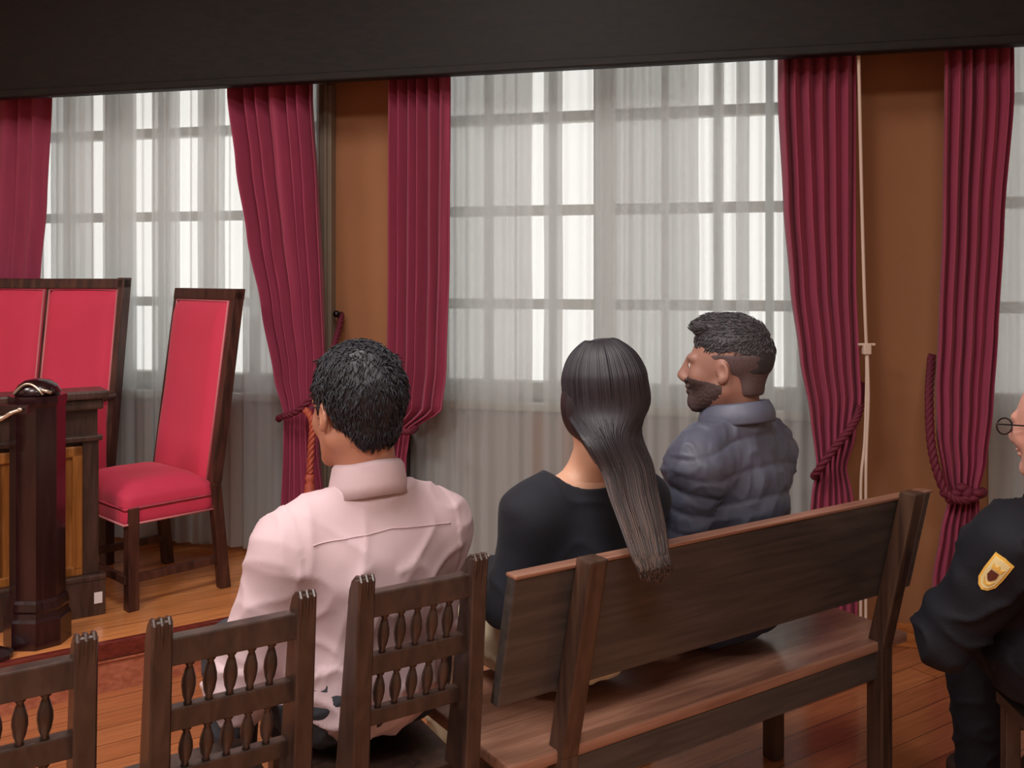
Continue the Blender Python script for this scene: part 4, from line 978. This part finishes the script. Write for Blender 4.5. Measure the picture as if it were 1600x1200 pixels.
# spectacles
g = MB(HM4)
for s in (-1, 1):
    g.tube([(s*.034+.026*math.cos(a), .112-abs(.034*s+.026*math.cos(a)*0)*.0, .002+.018*math.sin(a)) for a in [2*PI*k/24 for k in range(25)]], .0018, 6)
    g.tube([(s*.060, .112, .008), (s*.078, .09, .010), (s*.082, .0, .008), (s*.083, -.02, -.005)], .0018, 6)
g.tube([(-.008, .113, .006), (.008, .113, .006)], .0016, 6)
gl = g.done('spectacles', M['steel'], p4, smooth=True)
for s in (-1, 1):
    g = MB(HM4 @ Matrix.Translation((s*.034, .112, .002)) @ Matrix.Rotation(PI/2, 4, 'X')); g.lathe([(.0245, -.0006), (.0245, .0006)], 24, Matrix.Diagonal((1, .72, 1, 1))); g.done('lens', M['glass'], gl)
# emblem on the sleeve, laid on the cloth
bvh = BVHTree.FromPolygons([v.co for v in un.data.vertices], [tuple(p.vertices) for p in un.data.polygons])
camL = local_of((0, 0, HC), loc4, ang4)
pc = local_of(at(1552, 897, 1.95), loc4, ang4); hit = bvh.ray_cast(camL, (pc-camL).normalized())
hc_, hn = hit[0], hit[1]
up = (SHL[0]*0+Vector(J['sh'][0])-Vector(J['el'][0])).normalized(); up = (up-hn*up.dot(hn)).normalized(); rt = up.cross(hn)*-1
rt = up.cross(hn); rt = -rt if rt.dot((Matrix.Rotation(-ang4, 4, 'Z') @ Vector((1, 0, 0)))) < 0 else rt
def shape_patch(name, poly, lift, mat, parent, n=14):
    import itertools
    xs = [p[0] for p in poly]; ys = [p[1] for p in poly]
    bm = bmesh.new(); vs = [bm.verts.new((x, y, 0)) for x, y in poly]; f = bm.faces.new(vs)
    bmesh.ops.triangulate(bm, faces=[f]); bmesh.ops.subdivide_edges(bm, edges=bm.edges, cuts=3, use_grid_fill=True)
    for v in bm.verts:
        base = hc_+rt*v.co.x+up*v.co.y; h = bvh.ray_cast(base+hn*.04, -hn, .1)
        v.co = (h[0] if h[0] else base)+hn*lift
    r_ = bmesh.ops.extrude_face_region(bm, geom=list(bm.faces))
    for e in r_['geom']:
        if isinstance(e, bmesh.types.BMVert): e.co = e.co+hn*.0015
    bmesh.ops.recalc_face_normals(bm, faces=bm.faces)
    me = bpy.data.meshes.new(name); bm.to_mesh(me); bm.free(); return link(name, me, mat, parent)
def shield(w, h): return [(-w, h), (-w*.5, h*1.04), (0, h*1.08), (w*.5, h*1.04), (w, h), (w*1.0, 0), (w*.9, -h*.55), (w*.5, -h*.88), (0, -h), (-w*.5, -h*.88), (-w*.9, -h*.55), (-w*1.0, 0)]
em = shape_patch('sleeve_emblem', shield(.0205, .044), .001, M['badge_gold'], un)
shape_patch('emblem_field', shield(.016, .038), .0028, M['badge_pale'], em)
shape_patch('emblem_crown', [(-.010, .014), (-.012, .026), (-.005, .020), (0, .028), (.005, .020), (.012, .026), (.010, .014)], .0045, M['badge_gold'], em)
shape_patch('emblem_crest', [(-.008, .010), (.008, .010), (.009, -.004), (.004, -.013), (0, -.017), (-.004, -.013), (-.009, -.004)], .0045, M['badge_dark'], em)
shape_patch('emblem_wreath', [(-.011, -.012), (-.007, -.02), (0, -.0235), (.007, -.02), (.011, -.012), (.006, -.0255), (0, -.028), (-.006, -.0255)], .0045, M['badge_gold'], em)
# ------------------------------------------------------------------ lights
w = bpy.data.worlds.new('overcast_sky'); SC.world = w; w.use_nodes = True
bg = w.node_tree.nodes['Background']; bg.inputs[0].default_value = (1, .99, .95, 1); bg.inputs[1].default_value = 1.55
def ceiling_lamp(s, o, sz, energy, label):
    r = empty('ceiling_lamp', Wp(s, o, CZ), WA); tag(r, label, 'lamp', 'square ceiling lamps')
    mb = MB(); mb.box(-sz/2-.03, sz/2+.03, -sz/2-.03, sz/2+.03, -.05, 0, .008); mb.done('frame', M['white_frame'], r)
    mb = MB(); mb.box(-sz/2, sz/2, -sz/2, sz/2, -.062, -.048, .004); mb.done('diffuser', M['lamp_white'], r)
    d = bpy.data.lights.new('ceiling_light', 'AREA'); d.shape = 'SQUARE'; d.size = sz; d.energy = energy; d.color = (1, .965, .935)
    l = bpy.data.objects.new('ceiling_light', d); COL.objects.link(l); l.location = Wp(s, o, CZ-.08); l.rotation_euler = (0, 0, WA)
for s, o, e in ((.2, 4.6, 62), (2.6, 4.4, 52), (-1.5, 3.4, 40), (1.2, 2.4, 34)):
    ceiling_lamp(s, o, 1.0, e, 'square white ceiling lamp above the seats, outside the view')
vs_ = SC.view_settings; vs_.view_transform = 'Standard'; vs_.look = 'None'; vs_.gamma = 1; vs_.exposure = .17; vs_.use_curve_mapping = False
